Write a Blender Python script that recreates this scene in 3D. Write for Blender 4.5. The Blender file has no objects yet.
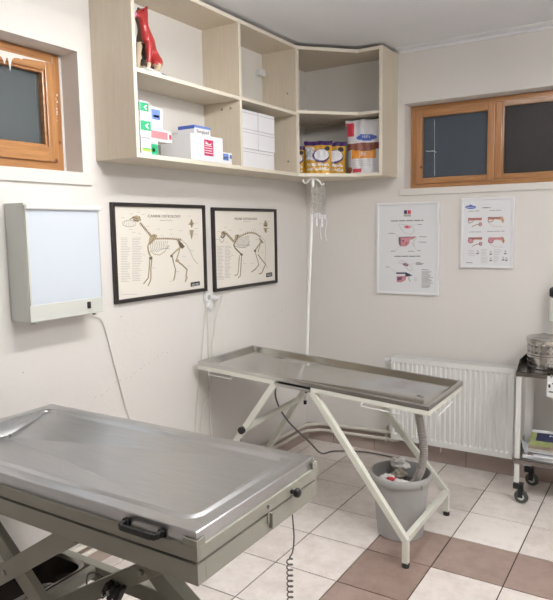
TUBE, EXPO = 92, 0.32
import bpy, bmesh, math, random
from mathutils import Vector, Matrix, noise
random.seed(7)
scene = bpy.context.scene
COL = scene.collection
LX, BY, CZ = -2.30, 4.09, 2.745          # left wall, back wall, ceiling
RX, FY = 1.60, -2.4                     # the walls beside and behind the camera

# ------------------------------------------------------------------ materials
MATS = {}
def nt(name):
    m = bpy.data.materials.new(name); m.use_nodes = True
    MATS[name] = m
    return m, m.node_tree.nodes, m.node_tree.links, m.node_tree.nodes['Principled BSDF']
def mat(name, col, rough=.5, metal=0, var=.06, scale=8, bump=0, bscale=60, spec=None, stretch=None, alpha=1, trans=0, coat=0):
    m, N, L, b = nt(name)
    b.inputs['Roughness'].default_value = rough; b.inputs['Metallic'].default_value = metal
    if spec is not None: b.inputs['Specular IOR Level'].default_value = spec
    b.inputs['Alpha'].default_value = alpha; b.inputs['Transmission Weight'].default_value = trans
    b.inputs['Coat Weight'].default_value = coat
    tc = N.new('ShaderNodeTexCoord'); mp = N.new('ShaderNodeMapping')
    L.new(tc.outputs['Object'], mp.inputs['Vector'])
    if stretch: mp.inputs['Scale'].default_value = stretch
    nz = N.new('ShaderNodeTexNoise'); nz.inputs['Scale'].default_value = scale; nz.inputs['Detail'].default_value = 4
    L.new(mp.outputs[0], nz.inputs['Vector'])
    mx = N.new('ShaderNodeMix'); mx.data_type = 'RGBA'
    mx.inputs['A'].default_value = (*[c*(1-var) for c in col], 1); mx.inputs['B'].default_value = (*[min(1, c*(1+var)) for c in col], 1)
    L.new(nz.outputs['Fac'], mx.inputs['Factor']); L.new(mx.outputs['Result'], b.inputs['Base Color'])
    if bump:
        n2 = N.new('ShaderNodeTexNoise'); n2.inputs['Scale'].default_value = bscale; n2.inputs['Detail'].default_value = 3
        L.new(mp.outputs[0], n2.inputs['Vector'])
        bp = N.new('ShaderNodeBump'); bp.inputs['Strength'].default_value = bump; bp.inputs['Distance'].default_value = .004
        L.new(n2.outputs['Fac'], bp.inputs['Height']); L.new(bp.outputs[0], b.inputs['Normal'])
    return m
mat('wall_paint', (.74, .72, .695), .75, var=.02, scale=2.5, bump=.25, bscale=45)
mat('ceiling_paint', (.80, .81, .84), .8, var=.015, scale=2)
mat('ledge_paint', (.72, .70, .67), .55, var=.02)
mat('grout', (.055, .045, .04), .9)
mat('white_paint', (.78, .79, .77), .35, var=.02)
mat('radiator_enamel', (.80, .81, .79), .3, var=.01)
mat('cream_paint', (.78, .79, .71), .38, var=.04, scale=14)
mat('pipe_paint', (.70, .67, .60), .45, var=.04)
mat('beige_enamel', (.33, .325, .275), .4, var=.05, scale=9)
mat('lightbox_enamel', (.62, .64, .60), .35, var=.02)
mat('opal_screen', (.62, .68, .76), .28, var=.01)
mat('black_plastic', (.012, .012, .014), .35)
mat('dark_rubber', (.03, .03, .03), .6)
mat('white_plastic', (.75, .76, .76), .35)
mat('cable_white', (.66, .65, .62), .5)
mat('cable_grey', (.16, .15, .15), .5)
mat('black_frame', (.022, .016, .016), .35)
mat('paper_cream', (.80, .77, .70), .6, var=.02, scale=4)
mat('paper', (.76, .78, .81), .6, var=.01)
mat('frame_white', (.80, .81, .83), .3, var=.01)
mat('steel_dark', (.30, .29, .28), .3, 1, var=.15, scale=12)
mat('steel_bright', (.62, .61, .59), .22, 1, var=.1, scale=20)
mat('zinc', (.4, .39, .37), .35, 1)
mat('bucket_plastic', (.43, .43, .425), .5, var=.12, scale=7, bump=.2, bscale=20)
mat('bin_liner', (.05, .03, .035), .35, var=.3)
mat('hose_grey', (.36, .34, .32), .5, var=.1)
mat('carton_white', (.80, .81, .84), .5, var=.01)
mat('carton_shadow_line', (.35, .35, .38), .6)  # grey painted where shade falls along carton seams
mat('print_green', (.03, .42, .19), .5); mat('print_lime', (.45, .62, .08), .5)
mat('print_blue', (.06, .12, .45), .4); mat('print_sky', (.16, .27, .62), .4)
mat('print_red', (.62, .05, .08), .45); mat('print_crimson', (.50, .02, .10), .45); mat('print_salmon', (.78, .25, .28), .45)
mat('print_navy', (.03, .035, .09), .45); mat('print_pink', (.62, .28, .36), .5); mat('print_rose', (.55, .25, .28), .5)
mat('print_plum', (.16, .07, .15), .5); mat('print_brown', (.30, .12, .08), .5); mat('print_tan', (.58, .36, .22), .5)
mat('ink', (.02, .02, .02), .5); mat('ink_mid', (.16, .16, .17), .6); mat('ink_light', (.42, .41, .39), .6)
mat('bone_tan', (.42, .34, .22), .6); mat('bone_brown', (.13, .095, .06), .6); mat('bone_line', (.34, .32, .28), .6)
mat('bag_yellow', (.60, .33, .03), .3, var=.12, bump=.3, bscale=30, coat=.3)
mat('bag_purple', (.05, .02, .13), .3, coat=.3)
mat('bag_white', (.72, .72, .76), .32, var=.05, bump=.3, bscale=25, coat=.3)
mat('bag_grey', (.38, .40, .46), .35, var=.3, scale=60)
mat('bag_brown', (.22, .07, .045), .4, var=.5, scale=80)
mat('bag_orange', (.75, .30, .03), .35)
mat('muscle_red', (.42, .03, .03), .3, var=.25, scale=30, bump=.4, bscale=50, coat=.3)
mat('fur_brown', (.10, .075, .055), .7, var=.5, scale=40)
mat('fur_cream', (.60, .50, .36), .6, var=.15, scale=30)
mat('tongue_pink', (.62, .25, .45), .35)
mat('crumple_white', (.80, .79, .77), .7, var=.08)
mat('crumple_brown', (.34, .30, .26), .8, var=.1)
mat('basin_dark', (.30, .28, .27), .25, 1, var=.2)
mat('wheel_grey', (.22, .25, .23), .5)
mat('caster_rubber', (.07, .075, .07), .6)
mat('tile_pink', (.46, .38, .34), .45, var=.14, scale=11, bump=.05)
mat('wall_tan_bounce', (.34, .27, .215), .7)  # tan of the unseen wall, chosen to throw warm bounce on the table side
mat('magazine_photo', (.30, .22, .19), .3, var=.6, scale=45)
mat('magazine_green', (.30, .34, .14), .3, var=.4, scale=40)

def grain(name, a, b_, rough, stretch, scale=3, coat=0, knots=False):
    m, N, L, b = nt(name)
    b.inputs['Roughness'].default_value = rough; b.inputs['Coat Weight'].default_value = coat; b.inputs['Coat Roughness'].default_value = .15
    tc = N.new('ShaderNodeTexCoord'); mp = N.new('ShaderNodeMapping'); mp.inputs['Scale'].default_value = stretch
    L.new(tc.outputs['Object'], mp.inputs['Vector'])
    nz = N.new('ShaderNodeTexNoise'); nz.inputs['Scale'].default_value = scale; nz.inputs['Detail'].default_value = 7; nz.inputs['Roughness'].default_value = .6
    L.new(mp.outputs[0], nz.inputs['Vector'])
    r = N.new('ShaderNodeValToRGB'); r.color_ramp.elements[0].position = .3; r.color_ramp.elements[1].position = .7
    r.color_ramp.elements[0].color = (*a, 1); r.color_ramp.elements[1].color = (*b_, 1)
    L.new(nz.outputs['Fac'], r.inputs['Fac'])
    out = r.outputs['Color']
    if knots:
        v = N.new('ShaderNodeTexVoronoi'); v.inputs['Scale'].default_value = 8; L.new(tc.outputs['Object'], v.inputs['Vector'])
        r2 = N.new('ShaderNodeValToRGB'); r2.color_ramp.elements[0].position = .05; r2.color_ramp.elements[1].position = .11
        r2.color_ramp.elements[0].color = (.22, .1, .04, 1); r2.color_ramp.elements[1].color = (1, 1, 1, 1)
        L.new(v.outputs['Distance'], r2.inputs['Fac'])
        mx = N.new('ShaderNodeMix'); mx.data_type = 'RGBA'; mx.blend_type = 'MULTIPLY'; mx.inputs['Factor'].default_value = 1
        L.new(out, mx.inputs['A']); L.new(r2.outputs['Color'], mx.inputs['B']); out = mx.outputs['Result']
    L.new(out, b.inputs['Base Color'])
    return m
grain('laminate', (.63, .555, .44), (.69, .615, .50), .5, (14, 14, 1.2), 5)
grain('laminate_edge', (.74, .69, .58), (.77, .72, .61), .45, (4, 4, 4), 3)
grain('pine_v', (.31, .135, .045), (.52, .26, .10), .3, (22, 22, 1.5), 2, .5, True)
grain('pine_h', (.31, .135, .045), (.52, .26, .10), .3, (2.0, 2.0, 30), 2, .5)
grain('pine_worn_sheen', (.34, .17, .08), (.62, .45, .33), .4, (2.0, 2.0, 30), 3, .3)  # worn pine, with the pale reflection on the top rail painted in

# brushed steel with length-wise streaks
def brushed(name, col, rough, stretch):
    m, N, L, b = nt(name)
    b.inputs['Metallic'].default_value = 1
    tc = N.new('ShaderNodeTexCoord'); mp = N.new('ShaderNodeMapping'); mp.inputs['Scale'].default_value = stretch
    L.new(tc.outputs['Object'], mp.inputs['Vector'])
    nz = N.new('ShaderNodeTexNoise'); nz.inputs['Scale'].default_value = 4; nz.inputs['Detail'].default_value = 5
    L.new(mp.outputs[0], nz.inputs['Vector'])
    n2 = N.new('ShaderNodeTexNoise'); n2.inputs['Scale'].default_value = 3; n2.inputs['Detail'].default_value = 2; L.new(tc.outputs['Object'], n2.inputs['Vector'])
    mr = N.new('ShaderNodeMapRange'); mr.inputs['To Min'].default_value = rough-.02; mr.inputs['To Max'].default_value = rough+.04
    L.new(n2.outputs['Fac'], mr.inputs['Value']); L.new(mr.outputs[0], b.inputs['Roughness'])
    mx = N.new('ShaderNodeMix'); mx.data_type = 'RGBA'
    mx.inputs['A'].default_value = (*[c*.86 for c in col], 1); mx.inputs['B'].default_value = (*[c*1.1 for c in col], 1)
    L.new(nz.outputs['Fac'], mx.inputs['Factor']); L.new(mx.outputs['Result'], b.inputs['Base Color'])
    return m
brushed('steel_top', (.55, .56, .575), .31, (2, 30, 30))
brushed('steel_tray', (.64, .64, .62), .17, (2, 30, 30))
brushed('steel_trolley', (.34, .33, .32), .2, (2, 30, 30))

def glass(name, col, rough=.08, alpha=.3):
    m, N, L, b = nt(name)
    b.inputs['Base Color'].default_value = (*col, 1); b.inputs['Roughness'].default_value = rough
    n = N.new('ShaderNodeTexNoise'); n.inputs['Scale'].default_value = 3; tc = N.new('ShaderNodeTexCoord'); L.new(tc.outputs['Object'], n.inputs['Vector'])
    mr = N.new('ShaderNodeMapRange'); mr.inputs['To Min'].default_value = alpha-.12; mr.inputs['To Max'].default_value = alpha+.12
    L.new(n.outputs['Fac'], mr.inputs['Value']); L.new(mr.outputs[0], b.inputs['Alpha'])
    return m
glass('pane_dusty', (.16, .19, .20), .4, .45)
glass('pane_blue', (.09, .115, .15), .38, .6)
glass('pane_dark', (.045, .038, .034), .42, .6)
glass('drip_plastic', (.45, .44, .41), .12, .34)
glass('jar_plastic', (.5, .5, .5), .15, .5)

def tile_mat(name, col, var):
    m, N, L, b = nt(name)
    b.inputs['Roughness'].default_value = .38
    tc = N.new('ShaderNodeTexCoord')
    sub = N.new('ShaderNodeVectorMath'); sub.operation = 'SUBTRACT'; sub.inputs[1].default_value = (-1.228, 3.096, 0)
    div = N.new('ShaderNodeVectorMath'); div.operation = 'DIVIDE'; div.inputs[1].default_value = (.3275, .334, 100)
    fl = N.new('ShaderNodeVectorMath'); fl.operation = 'FLOOR'
    wn = N.new('ShaderNodeTexWhiteNoise'); wn.noise_dimensions = '2D'
    L.new(tc.outputs['Object'], sub.inputs[0]); L.new(sub.outputs[0], div.inputs[0]); L.new(div.outputs[0], fl.inputs[0]); L.new(fl.outputs[0], wn.inputs['Vector'])
    nz = N.new('ShaderNodeTexNoise'); nz.inputs['Scale'].default_value = 9; nz.inputs['Detail'].default_value = 6; nz.inputs['Roughness'].default_value = .65
    L.new(tc.outputs['Object'], nz.inputs['Vector'])
    n3 = N.new('ShaderNodeTexNoise'); n3.inputs['Scale'].default_value = 45; n3.inputs['Detail'].default_value = 3; L.new(tc.outputs['Object'], n3.inputs['Vector'])
    ad = N.new('ShaderNodeMath'); ad.operation = 'MULTIPLY_ADD'; ad.inputs[1].default_value = .35; L.new(wn.outputs['Value'], ad.inputs[0]); L.new(nz.outputs['Fac'], ad.inputs[2])
    a2 = N.new('ShaderNodeMath'); a2.operation = 'MULTIPLY_ADD'; a2.inputs[1].default_value = .3; L.new(n3.outputs['Fac'], a2.inputs[0]); L.new(ad.outputs[0], a2.inputs[2])
    r = N.new('ShaderNodeValToRGB'); r.color_ramp.elements[0].position = .45; r.color_ramp.elements[1].position = 1.05
    r.color_ramp.elements[0].color = (col[0]*(1-var), col[1]*(1-var*1.25), col[2]*(1-var*1.4), 1); r.color_ramp.elements[1].color = (*[min(1, c*(1+var*.6)) for c in col], 1)
    L.new(a2.outputs[0], r.inputs['Fac']); L.new(r.outputs['Color'], b.inputs['Base Color'])
tile_mat('tile_white', (.83, .78, .75), .18)
tile_mat('tile_brown', (.33, .245, .215), .24)

m, N, L, b = nt('lamp_diffuser')
b.inputs['Emission Color'].default_value = (1, .975, .945, 1); b.inputs['Emission Strength'].default_value = TUBE

# ------------------------------------------------------------------ mesh helpers
class MB:
    def __init__(s): s.bm = bmesh.new(); s.mi = 0
    def faces(s, fs):
        for f in fs: f.material_index = s.mi
    def box(s, x0, y0, z0, x1, y1, z1):
        v = [s.bm.verts.new(p) for p in ((x0,y0,z0),(x1,y0,z0),(x1,y1,z0),(x0,y1,z0),(x0,y0,z1),(x1,y0,z1),(x1,y1,z1),(x0,y1,z1))]
        s.faces([s.bm.faces.new([v[i] for i in q]) for q in ((3,2,1,0),(4,5,6,7),(0,1,5,4),(1,2,6,5),(2,3,7,6),(3,0,4,7))]); return s
    def obox(s, c, size, rot):                       # centred box turned by a 3x3 matrix
        h = Vector(size)/2; c = Vector(c); v = []
        for a in ((-1,-1,-1),(1,-1,-1),(1,1,-1),(-1,1,-1),(-1,-1,1),(1,-1,1),(1,1,1),(-1,1,1)):
            v.append(s.bm.verts.new(c + rot @ Vector((a[0]*h.x, a[1]*h.y, a[2]*h.z))))
        s.faces([s.bm.faces.new([v[i] for i in q]) for q in ((3,2,1,0),(4,5,6,7),(0,1,5,4),(1,2,6,5),(2,3,7,6),(3,0,4,7))]); return s
    def bar(s, p, q, w, h, up=(0,0,1)):              # rectangular bar: w across, h along 'up'
        p, q = Vector(p), Vector(q); d = (q-p); L_ = d.length; d.normalize()
        side = d.cross(Vector(up)).normalized(); u = side.cross(d)
        return s.obox((p+q)/2, (L_, w, h), Matrix((d, side, u)).transposed())
    def tube(s, pts, r, seg=8, closed=False):
        pts = [Vector(p) for p in pts]; n = len(pts); rings = []; ref = None
        for i, p in enumerate(pts):
            if closed: t = (pts[(i+1) % n]-pts[i-1])
            else: t = pts[min(i+1, n-1)]-pts[max(i-1, 0)]
            t.normalize()
            if ref is None: ref = t.orthogonal().normalized()
            ref = (ref - t*ref.dot(t)).normalized(); b_ = t.cross(ref)
            rr = r[i] if isinstance(r, (list, tuple)) else r
            rings.append([s.bm.verts.new(p + ref*math.cos(2*math.pi*k/seg)*rr + b_*math.sin(2*math.pi*k/seg)*rr) for k in range(seg)])
        fs = []
        for i in range(n if closed else n-1):
            a, b2 = rings[i], rings[(i+1) % n]
            for k in range(seg): fs.append(s.bm.faces.new((a[k], a[(k+1) % seg], b2[(k+1) % seg], b2[k])))
        if not closed: fs += [s.bm.faces.new(rings[0][::-1]), s.bm.faces.new(rings[-1])]
        s.faces(fs); return s
    def lathe(s, prof, c=(0,0,0), seg=32, axis='z', cap=True):   # profile of (radius, height)
        rings = []; c = Vector(c)
        def P(r, h, a):
            x, y = r*math.cos(a), r*math.sin(a)
            return c + (Vector((x, y, h)) if axis == 'z' else Vector((h, x, y)) if axis == 'x' else Vector((x, h, y)))
        for r, h in prof: rings.append([s.bm.verts.new(P(r, h, 2*math.pi*k/seg)) for k in range(seg)])
        fs = []
        for a, b_ in zip(rings, rings[1:]):
            for k in range(seg): fs.append(s.bm.faces.new((a[k], a[(k+1) % seg], b_[(k+1) % seg], b_[k])))
        if cap: fs += [s.bm.faces.new(rings[0][::-1]), s.bm.faces.new(rings[-1])]
        s.faces(fs); return s
    def cyl(s, p, q, r, seg=16): return s.tube([p, q], r, seg)
    def poly(s, pts): s.faces([s.bm.faces.new([s.bm.verts.new(p) for p in pts])]); return s
    def prism(s, pts, z0, z1):                       # outline in x, y extruded in z
        a = [s.bm.verts.new((x, y, z0)) for x, y in pts]; b_ = [s.bm.verts.new((x, y, z1)) for x, y in pts]; n = len(pts)
        fs = [s.bm.faces.new(a[::-1]), s.bm.faces.new(b_)] + [s.bm.faces.new((a[i], a[(i+1) % n], b_[(i+1) % n], b_[i])) for i in range(n)]
        s.faces(fs); return s
    def slab(s, pts, nrm, t):                        # planar outline given thickness along nrm
        nrm = Vector(nrm)*t; a = [s.bm.verts.new(Vector(p)) for p in pts]; b_ = [s.bm.verts.new(Vector(p)+nrm) for p in pts]; n = len(pts)
        s.faces([s.bm.faces.new(a[::-1]), s.bm.faces.new(b_)] + [s.bm.faces.new((a[i], a[(i+1) % n], b_[(i+1) % n], b_[i])) for i in range(n)]); return s
    def xf(s, fn):
        for v in s.bm.verts: v.co = fn(v.co)
        return s
    def build(s, name, mats, parent=None, bevel=0, smooth=False, seg=2, label=None):
        bmesh.ops.recalc_face_normals(s.bm, faces=s.bm.faces)
        me = bpy.data.meshes.new(name)
        off = parent_world(parent) if parent else Vector((0,0,0))
        if off.length: bmesh.ops.translate(s.bm, vec=-off, verts=s.bm.verts)
        s.bm.to_mesh(me); s.bm.free()
        for m_ in (mats if isinstance(mats, (list, tuple)) else [mats]): me.materials.append(MATS[m_])
        if smooth:
            for p in me.polygons: p.use_smooth = True
            try: me.set_sharp_from_angle(angle=math.radians(38))
            except Exception: pass
        o = bpy.data.objects.new(name, me); COL.objects.link(o); o.parent = parent
        if bevel:
            md = o.modifiers.new('Bevel', 'BEVEL'); md.width = bevel; md.segments = seg; md.limit_method = 'ANGLE'; md.angle_limit = math.radians(40)
        if label: o['label'] = label
        return o
def parent_world(p):
    v = Vector((0,0,0))
    while p: v += p.location; p = p.parent
    return v
def tag(o, label=None, cat=None, group=None, kind=None):
    if label: o['label'] = label
    if cat: o['category'] = cat
    if group: o['group'] = group
    if kind: o['kind'] = kind
    return o
def thing(name, loc, label, cat, group=None):
    o = bpy.data.objects.new(name, None); o.empty_display_size = .05; COL.objects.link(o); o.location = loc
    return tag(o, label, cat, group)
def structure(name, loc=(0,0,0)):
    o = bpy.data.objects.new(name, None); o.empty_display_size = .05; COL.objects.link(o); o.location = loc
    o['kind'] = 'structure'; return o
def S(o): o['kind'] = 'structure'; return o
def words(body, size, origin, ux, uy, material, parent, name='lettering', depth=.0004, align='CENTER', width=None):
    cu = bpy.data.curves.new(name, 'FONT'); cu.body = body; cu.size = size; cu.extrude = depth; cu.align_x = align; cu.align_y = 'CENTER'
    tmp = bpy.data.objects.new(name, cu); COL.objects.link(tmp)
    bpy.context.view_layer.update()
    me = bpy.data.meshes.new_from_object(tmp.evaluated_get(bpy.context.evaluated_depsgraph_get()))
    bpy.data.objects.remove(tmp); 
    ux, uy = Vector(ux).normalized(), Vector(uy).normalized(); n = ux.cross(uy)
    k = 1
    if width:
        xs = [v.co.x for v in me.vertices]; k = width/(max(xs)-min(xs))
    off = parent_world(parent)
    for v in me.vertices: v.co = Vector(origin) + ux*v.co.x*k + uy*v.co.y + n*v.co.z - off
    me.materials.clear(); me.materials.append(MATS[material])
    o = bpy.data.objects.new(name, me); COL.objects.link(o); o.parent = parent
    return o
def arc(c, r, a0, a1, n, plane='xz'):
    out = []
    for i in range(n+1):
        a = math.radians(a0+(a1-a0)*i/n); u, v = r*math.cos(a), r*math.sin(a)
        out.append(Vector(c)+(Vector((u,0,v)) if plane == 'xz' else Vector((u,v,0)) if plane == 'xy' else Vector((0,u,v))))
    return out
def smoothpath(pts, n=6):                            # Catmull-Rom
    pts = [Vector(p) for p in pts]; P = [pts[0]*2-pts[1]]+pts+[pts[-1]*2-pts[-2]]; out = []
    for i in range(1, len(P)-2):
        for k in range(n):
            t = k/n; a, b_, c, d = P[i-1:i+3]
            out.append(.5*((2*b_)+(c-a)*t+(2*a-5*b_+4*c-d)*t*t+(3*b_-a-3*c+d)*t**3))
    return out+[pts[-1]]

# ------------------------------------------------------------------ the room
WT = .30
# openings: left wall y 0.95..2.02, z 1.866..2.40; back wall x -1.545..-0.33, z 1.846..2.40
w = MB()
w.box(LX-WT, FY, 0, LX, .95, CZ+.1); w.box(LX-WT, 2.02, 0, LX, BY+WT, CZ+.1); w.box(LX-WT, .95, 0, LX, 2.02, 1.85); w.box(LX-WT, .95, 2.40, LX, 2.02, CZ+.1)
wall_left = S(w.build('wall_left', 'wall_paint'))
w = MB()
w.box(LX, BY, 0, -1.545, BY+WT, CZ+.1); w.box(-.33, BY, 0, RX+WT, BY+WT, CZ+.1); w.box(-1.545, BY, 0, -.33, BY+WT, 1.83); w.box(-1.545, BY, 2.40, -.33, BY+WT, CZ+.1)
S(w.build('wall_back', 'wall_paint'))
S(MB().box(RX, FY, 0, RX+WT, BY, CZ+.1).build('wall_right', 'wall_paint'))
S(MB().box(LX-WT, FY-WT, 0, RX+WT, FY, CZ+.1).build('wall_front', 'wall_tan_bounce'))
S(MB().box(LX, FY, CZ, RX, BY, CZ+.1).build('ceiling', 'ceiling_paint'))
# tiled floor
f = MB(); f.mi = 0; f.box(LX-.01, FY-.01, -.06, RX+.01, BY+.01, -.003)
tx, ty, x0, y0 = .3275, .334, -1.228, 3.096
for i in range(-5, 10):
    for j in range(-19, 5):
        a0, a1 = max(LX, x0+i*tx+.003), min(RX, x0+(i+1)*tx-.003)
        b0, b1 = max(FY, y0+(j-1)*ty+.003), min(BY, y0+j*ty-.003)
        if a1-a0 < .01 or b1-b0 < .01: continue
        brown = (i == 0 and j <= 0) or (j == 0 and i >= 0)
        f.mi = 2 if brown else 1
        f.box(a0, b0, -.004, a1, b1, 0)
S(f.build('floor', ['grout', 'tile_white', 'tile_brown']))
# skirting tiles
g = MB(); g.mi = 0; g.box(LX, BY-.008, 0, RX, BY, .128); g.mi = 1
for i in range(-6, 10):
    a0, a1 = max(LX+.01, -1.10+i*.3275+.002), min(RX, -1.10+(i+1)*.3275-.002)
    if a1 > a0+.01: g.box(a0, BY-.011, .002, a1, BY-.004, .130)
S(g.build('baseboard_back', ['grout', 'tile_pink']))
g = MB(); g.mi = 0; g.box(LX, FY, 0, LX+.008, BY-.011, .128); g.mi = 1
for i in range(-20, 3):
    a0, a1 = max(FY, 3.5+i*.3275+.002), min(BY-.012, 3.5+(i+1)*.3275-.002)
    if a1 > a0+.01: g.box(LX+.004, a0, .002, LX+.011, a1, .130)
S(g.build('baseboard_left', ['grout', 'tile_pink']))
# strip along the ceiling edge
S(MB().box(-1.58, BY-.085, CZ-.008, RX, BY-.012, CZ).build('trim_1', 'ceiling_paint', bevel=.002))
S(MB().box(-1.58, BY-.012, CZ-.022, RX, BY, CZ).build('trim_2', 'ceiling_paint', bevel=.002))

# ---- windows
def frame_boxes(mb, ax, depth0, depth1, u0, u1, z0, z1, wl, wr, wb, wt):
    """picture-frame of four boxes in a wall plane; ax 'x': plane is x=const (u=y), 'y': plane is y=const (u=x)"""
    def B(a, b_, c, d):
        if ax == 'x': mb.box(depth0, a, c, depth1, b_, d)
        else: mb.box(a, depth0, c, b_, depth1, d)
    B(u0, u0+wl, z0, z1); B(u1-wr, u1, z0, z1)
    B(u0+wl, u1-wr, z0, z0+wb); B(u0+wl, u1-wr, z1-wt, z1)
def wood_frame(name, parent, ax, d0, d1, u0, u1, z0, z1, wl, wr, wb, wt, mats=('pine_v', 'pine_h'), top=None):
    mb = MB()
    def B(a, b_, c, d, i):
        mb.mi = i
        if ax == 'x': mb.box(d0, a, c, d1, b_, d)
        else: mb.box(a, d0, c, b_, d1, d)
    B(u0, u0+wl, z0, z1, 0); B(u1-wr, u1, z0, z1, 0)
    B(u0+wl, u1-wr, z0, z0+wb, 1); B(u0+wl, u1-wr, z1-wt, z1, 2 if top else 1)
    return mb.build(name, list(mats)+([top] if top else []), parent, bevel=.004)
# window_1 : left wall, hinged sash seen at its right end
W1 = structure('window_1', (LX-.12, 1.485, 1.866))
wood_frame('window_frame', W1, 'x', LX-.20, LX-.115, .95, 2.018, 1.868, 2.398, .05, .046, .05, .05)
sash = wood_frame('window_sash', W1, 'x', LX-.17, LX-.098, 1.0, 1.972, 1.915, 2.352, .05, .052, .066, .040)
b1 = MB(); frame_boxes(b1, 'x', LX-.14, LX-.108, 1.05, 1.922, 1.979, 2.314, .012, .012, .012, .012)
b1.build('glazing_bead', 'pine_h', sash, bevel=.003)
MB().box(LX-.145, 1.055, 1.985, LX-.139, 1.917, 2.309).build('window_pane', 'pane_dusty', sash)
# dribbles of white paint on the sash's top rail
dr = MB()
dr.slab([(LX-.098, y, z) for y, z in ((1.60, 2.352), (1.60, 2.334), (1.66, 2.330), (1.705, 2.326), (1.712, 2.312), (1.717, 2.296), (1.722, 2.312), (1.728, 2.328), (1.735, 2.326), (1.738, 2.296), (1.742, 2.276), (1.747, 2.298), (1.752, 2.322), (1.765, 2.334), (1.79, 2.338), (1.80, 2.334), (1.81, 2.341), (1.86, 2.345), (1.92, 2.349), (1.955, 2.352))], (1,0,0), .0008)
for i in range(9):
    z = 2.1+i*.014+random.uniform(-.004, .004); y = 1.984+random.uniform(-.006, .006)
    dr.slab([(LX-.115, y, z), (LX-.115, y+.006, z+.004), (LX-.115, y+.004, z+.012), (LX-.115, y-.002, z+.009)], (1,0,0), .0008)
dr.build('paint_drips', 'ledge_paint', W1)
MB().box(LX-.115, 2.008, 1.868, LX-.112, 2.02, 2.398).build('sealant', 'ledge_paint', W1)
MB().box(LX-.205, .95, 1.828, LX, 2.02, 1.866).box(LX, .90, 1.810, LX+.014, 2.062, 1.866).build('window_sill', 'ledge_paint', W1, bevel=.003)
# window_2 : back wall, two lights with a mullion
W2 = structure('window_2', (-.94, BY+.12, 1.846))
wood_frame('window_frame', W2, 'y', BY+.118, BY+.20, -1.543, -.332, 1.848, 2.398, .045, .045, .04, .035)
wood_frame('window_sash', W2, 'y', BY+.105, BY+.16, -1.505, -.988, 1.880, 2.368, .045, .045, .04, .05)
MB().box(-1.463, BY+.13, 1.917, -1.03, BY+.136, 2.32).build('window_pane', 'pane_blue', W2)
MB().box(-.988, BY+.112, 1.888, -.945, BY+.19, 2.363).build('mullion', 'pine_v', W2, bevel=.004)
wood_frame('window_sash', W2, 'y', BY+.114, BY+.16, -.945, -.377, 1.888, 2.368, .012, .045, .03, .034, top='pine_worn_sheen')
MB().box(-.934, BY+.135, 1.915, -.42, BY+.141, 2.337).build('window_pane', 'pane_dark', W2)
cl = MB(); cl.tube(smoothpath([(-1.44, BY+.128, 2.10), (-1.42, BY+.12, 2.094), (-1.39, BY+.12, 2.095), (-1.37, BY+.128, 2.085)]), .0025, 6)
cl.tube([(-1.385, BY+.129, 2.30), (-1.38, BY+.129, 1.93)], .0012, 5); cl.build('catch_wire', 'white_plastic', W2)
MB().box(-1.545, BY, 1.826, -.33, BY+.205, 1.846).box(-1.574, BY-.014, 1.802, -.30, BY, 1.846).build('window_sill', 'ledge_paint', W2, bevel=.003)
# scuffs on the left wall
sc = MB()
for (y, z) in [(2.02+i*.034+random.uniform(-.01,.01), .815+i*.0085+random.uniform(-.012,.012)) for i in range(17)]:
    sc.slab([(LX, y, z), (LX, y+.008, z+.001), (LX, y+.009, z+.003), (LX, y+.001, z+.003)], (1,0,0), .0004)
for (y, z) in ((2.21, 1.175), (2.205, 1.225), (3.62, 1.0), (3.72, 1.02), (3.78, 1.035), (3.55, .98), (1.64, 1.01)):
    sc.slab([(LX, y, z), (LX, y+.006, z), (LX, y+.007, z+.005), (LX, y+.001, z+.006)], (1,0,0), .0004)
sc.build('scuff_marks', 'ink_light', wall_left)

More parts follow.
